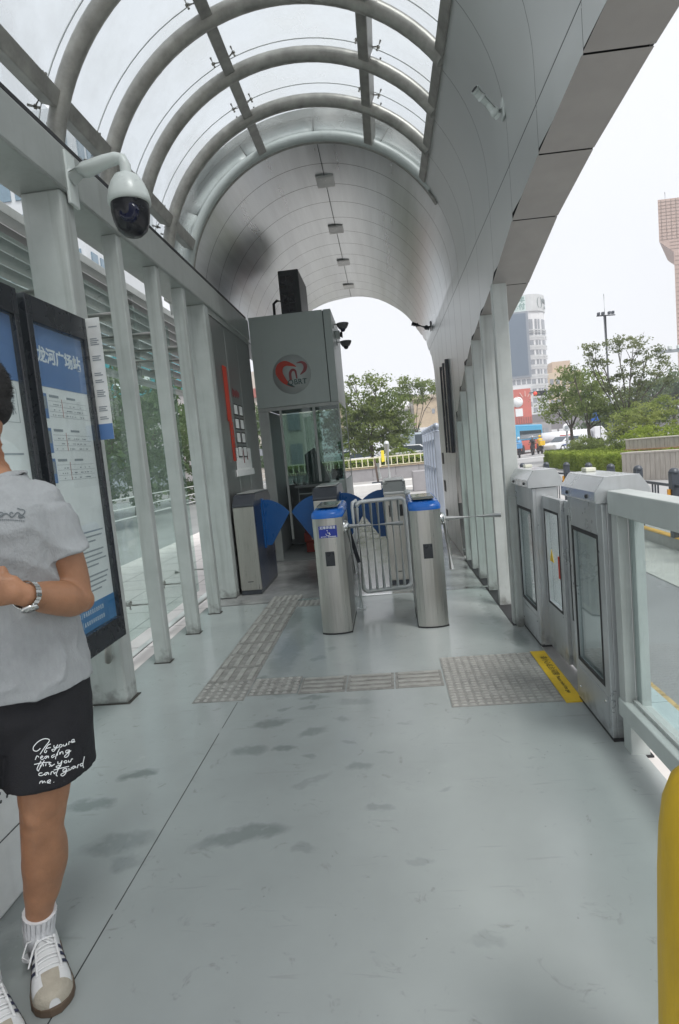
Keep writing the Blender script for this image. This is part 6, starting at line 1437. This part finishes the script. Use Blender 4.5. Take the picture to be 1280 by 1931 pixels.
def shoe(base, rz, name):
    M = Matrix.Translation(base) @ Matrix.Rotation(rz, 4, 'Z') @ Matrix.Diagonal((1.06, 1.0, 1.0, 1))
    def tr(mb): mb.v = [tuple(M @ Vector(v)) for v in mb.v]; return mb
    ys_ = [.001, .012, .04, .08, .12, .16, .195, .225, .25, .265, .275]
    u = P('shoe', tr(MB().loft([[sp_pt(y, a) for a in range(0, 181, 12)] for y in ys_])), shw, man, label=name)
    ol = [(-(st(y)[0]+.004), -y) for y in ys_]+[(st(y)[0]+.004, -y) for y in ys_[::-1]]; ol[len(ys_)-1] = (-.012, -.281); ol[len(ys_)] = (.012, -.281)
    P('sole', tr(MB().prism(ol, 'z', .0, .024)), gum, u, bevel=.004)
    P('toe_patch', tr(MB().grid([[sp_pt(y, a, .0016) for a in range(0, 181, 9)] for y in (.235, .245, .255, .265, .2755)]).grid([[sp_pt(y, a, .0016) for a in range(70, 111, 8)] for y in (.20, .22, .236)]).grid([[sp_pt(y, a, .0016) for a in (0, 8, 16)] for y in (.17, .19, .21, .236)]).grid([[sp_pt(y, a, .0016) for a in (164, 172, 180)] for y in (.17, .19, .21, .236)])), sue, u, fixn=False)
    m_ = MB()
    for k in range(3):
        y0 = .105+k*.024
        for sgn in (0, 1):
            for rows in [[[sp_pt(y0+dy+ph*.00045, ph if sgn == 0 else 180-ph, .0018) for dy in (0, .011)] for ph in range(8, 62, 9)]]: m_.grid(rows)
    P('side_stripes', tr(m_), navs, u, fixn=False)
    m_ = MB()
    for k in range(6):
        y = .112+k*.0145; m_.tube([sp_pt(y+(.004 if k % 2 else 0), a, .004) for a in range(62, 120, 8)], .0028, 6)
    for a in (60, 120): m_.tube([sp_pt(.10+k*.02, a, .002) for k in range(6)], .0035, 6)
    l0 = sp_pt(.105, 100, .006); m_.tube([l0, l0+Vector((-.03, .0, .002)), l0+Vector((-.045, -.02, -.02)), l0+Vector((-.03, -.035, -.028)), l0+Vector((-.01, -.01, -.002)), l0], .0024, 6)
    m_.tube([l0, l0+Vector((-.02, -.03, -.008)), l0+Vector((-.035, -.06, -.03))], .0024, 6); m_.tube([l0, l0+Vector((.018, -.025, -.004)), l0+Vector((.03, -.03, -.02)), l0+Vector((.02, -.01, -.006)), l0], .0024, 6)
    P('laces', tr(m_), lac, u)
    tg = MB().ell((0, -.085, .098), (.026, .014, .020), n=8); P('tongue', tr(tg), shw, u)
    P('tongue_tag', tr(MB().box(-.013, .013, -.102, -.097, .092, .110)), mat('tag_blue', (.03, .14, .38), .5), u, bevel=.001)
    P('tag_mark', tr(MB().prism([(-.008, .095), (.008, .095), (.006, .102), (.002, .098), (0, .107), (-.002, .098), (-.006, .102)], 'y', -.1036, -.1022)), wprint, u)
    return u
shoe((-1.160, 1.560, 0), R_(37), 'white shoe with navy side stripes and gum sole')
shoe((-1.222, 1.385, 0), R_(47), 'white shoe stepping forward at the lower left corner')
for A_, K_, rz in ((ANK, KNE, 0), (AN2, KN2, 0)):
    m_ = MB(); d = (K_-A_).normalized(); m_.tube([A_+Vector((.006, -.012, -.055)), A_+Vector((.002, -.004, -.02)), A_+d*.015, A_+d*.045, A_+d*.075], [.050, .043, .041, .043, .0455], 20)
    for k in range(20):
        a = 2*math.pi*k/20; dd, a1, a2 = frame(d); o1 = (a1*math.cos(a)+a2*math.sin(a))
        m_.tube([A_+d*.012+o1*.0415, A_+d*.074+o1*.0455], .0014, 4)
    P('sock', m_, sockm, man)
# watch
fd = (ELB-WRI).normalized(); dd, a1, a2 = frame(fd); wc = WRI+fd*.022
nf = (Vector((.25, -.8, -.62))-fd*Vector((.25, -.8, -.62)).dot(fd)).normalized(); nt_ = fd.cross(nf)
wt = T('wrist_watch', 'silver wrist watch with pale dial on the man\'s left wrist', 'watch', wc)
m_ = MB()
for k in range(26):
    a = 2*math.pi*k/26; o1 = nf*math.cos(a)+nt_*math.sin(a); tn = -nf*math.sin(a)+nt_*math.cos(a)
    c = wc+o1*.0335
    for j in (-1, 0, 1): m_.bar(c+tn*-.0036+fd*j*.0058, c+tn*.0036+fd*j*.0058, .0052 if j else .0056, .0035)
P('bracelet', m_, steel_h, wt)
Mw = Matrix((nt_, fd, nf)).transposed()
P('case', MB().lathe([(.001, 0), (.019, 0), (.0205, .003), (.0195, .008), (.016, .009)], wc+nf*.031, 32, 'z', Mw), steel_h, wt)
P('dial', MB().lathe([(.001, .0082), (.0165, .0082), (.0165, .0076)], wc+nf*.031, 32, 'z', Mw), mat('dial', (.70, .70, .68), .3), wt)
m_ = MB(); c = wc+nf*(.031+.0088)
m_.bar(c, c+nt_*.008+fd*.004, .0012, .0006); m_.bar(c, c+fd*.012-nt_*.003, .0009, .0006)
for k in range(12):
    a = R_(k*30); o1 = nt_*math.cos(a)+fd*math.sin(a); m_.bar(c+o1*.0125, c+o1*.015, .001, .0006)
P('hands', m_, rubber, wt)
# phone
ph = T('mobile_phone', 'dark mobile phone held in the man\'s hands at the left edge', 'phone', (-.985, 1.225, 1.185))
Mp = Matrix.Translation((-.975, 1.225, 1.165)) @ Euler((R_(-48), R_(8), R_(8))).to_matrix().to_4x4()
P('case', MB().box(-.037, .037, -.078, .078, -.0045, .0035, Mp), mat('phone_case', (.10, .07, .06), .4), ph, bevel=.003)
P('screen', MB().box(-.034, .034, -.074, .074, .0037, .0042, Mp), black, ph)

# ================================================================ HAZE
hz = MB().box(-60, 120, -60, 210, -1.4, 70)
hzm = bpy.data.materials.new('haze_air'); hzm.use_nodes = True; n_ = hzm.node_tree.nodes; n_.remove(n_['Principled BSDF'])
pv_ = n_.new('ShaderNodeVolumePrincipled'); pv_.inputs['Color'].default_value = (.93, .95, 1, 1); pv_.inputs['Density'].default_value = .0016; hzm.node_tree.links.new(pv_.outputs[0], n_['Material Output'].inputs['Volume'])
hzo = P('haze', hz, hzm); hzo['kind'] = 'stuff'
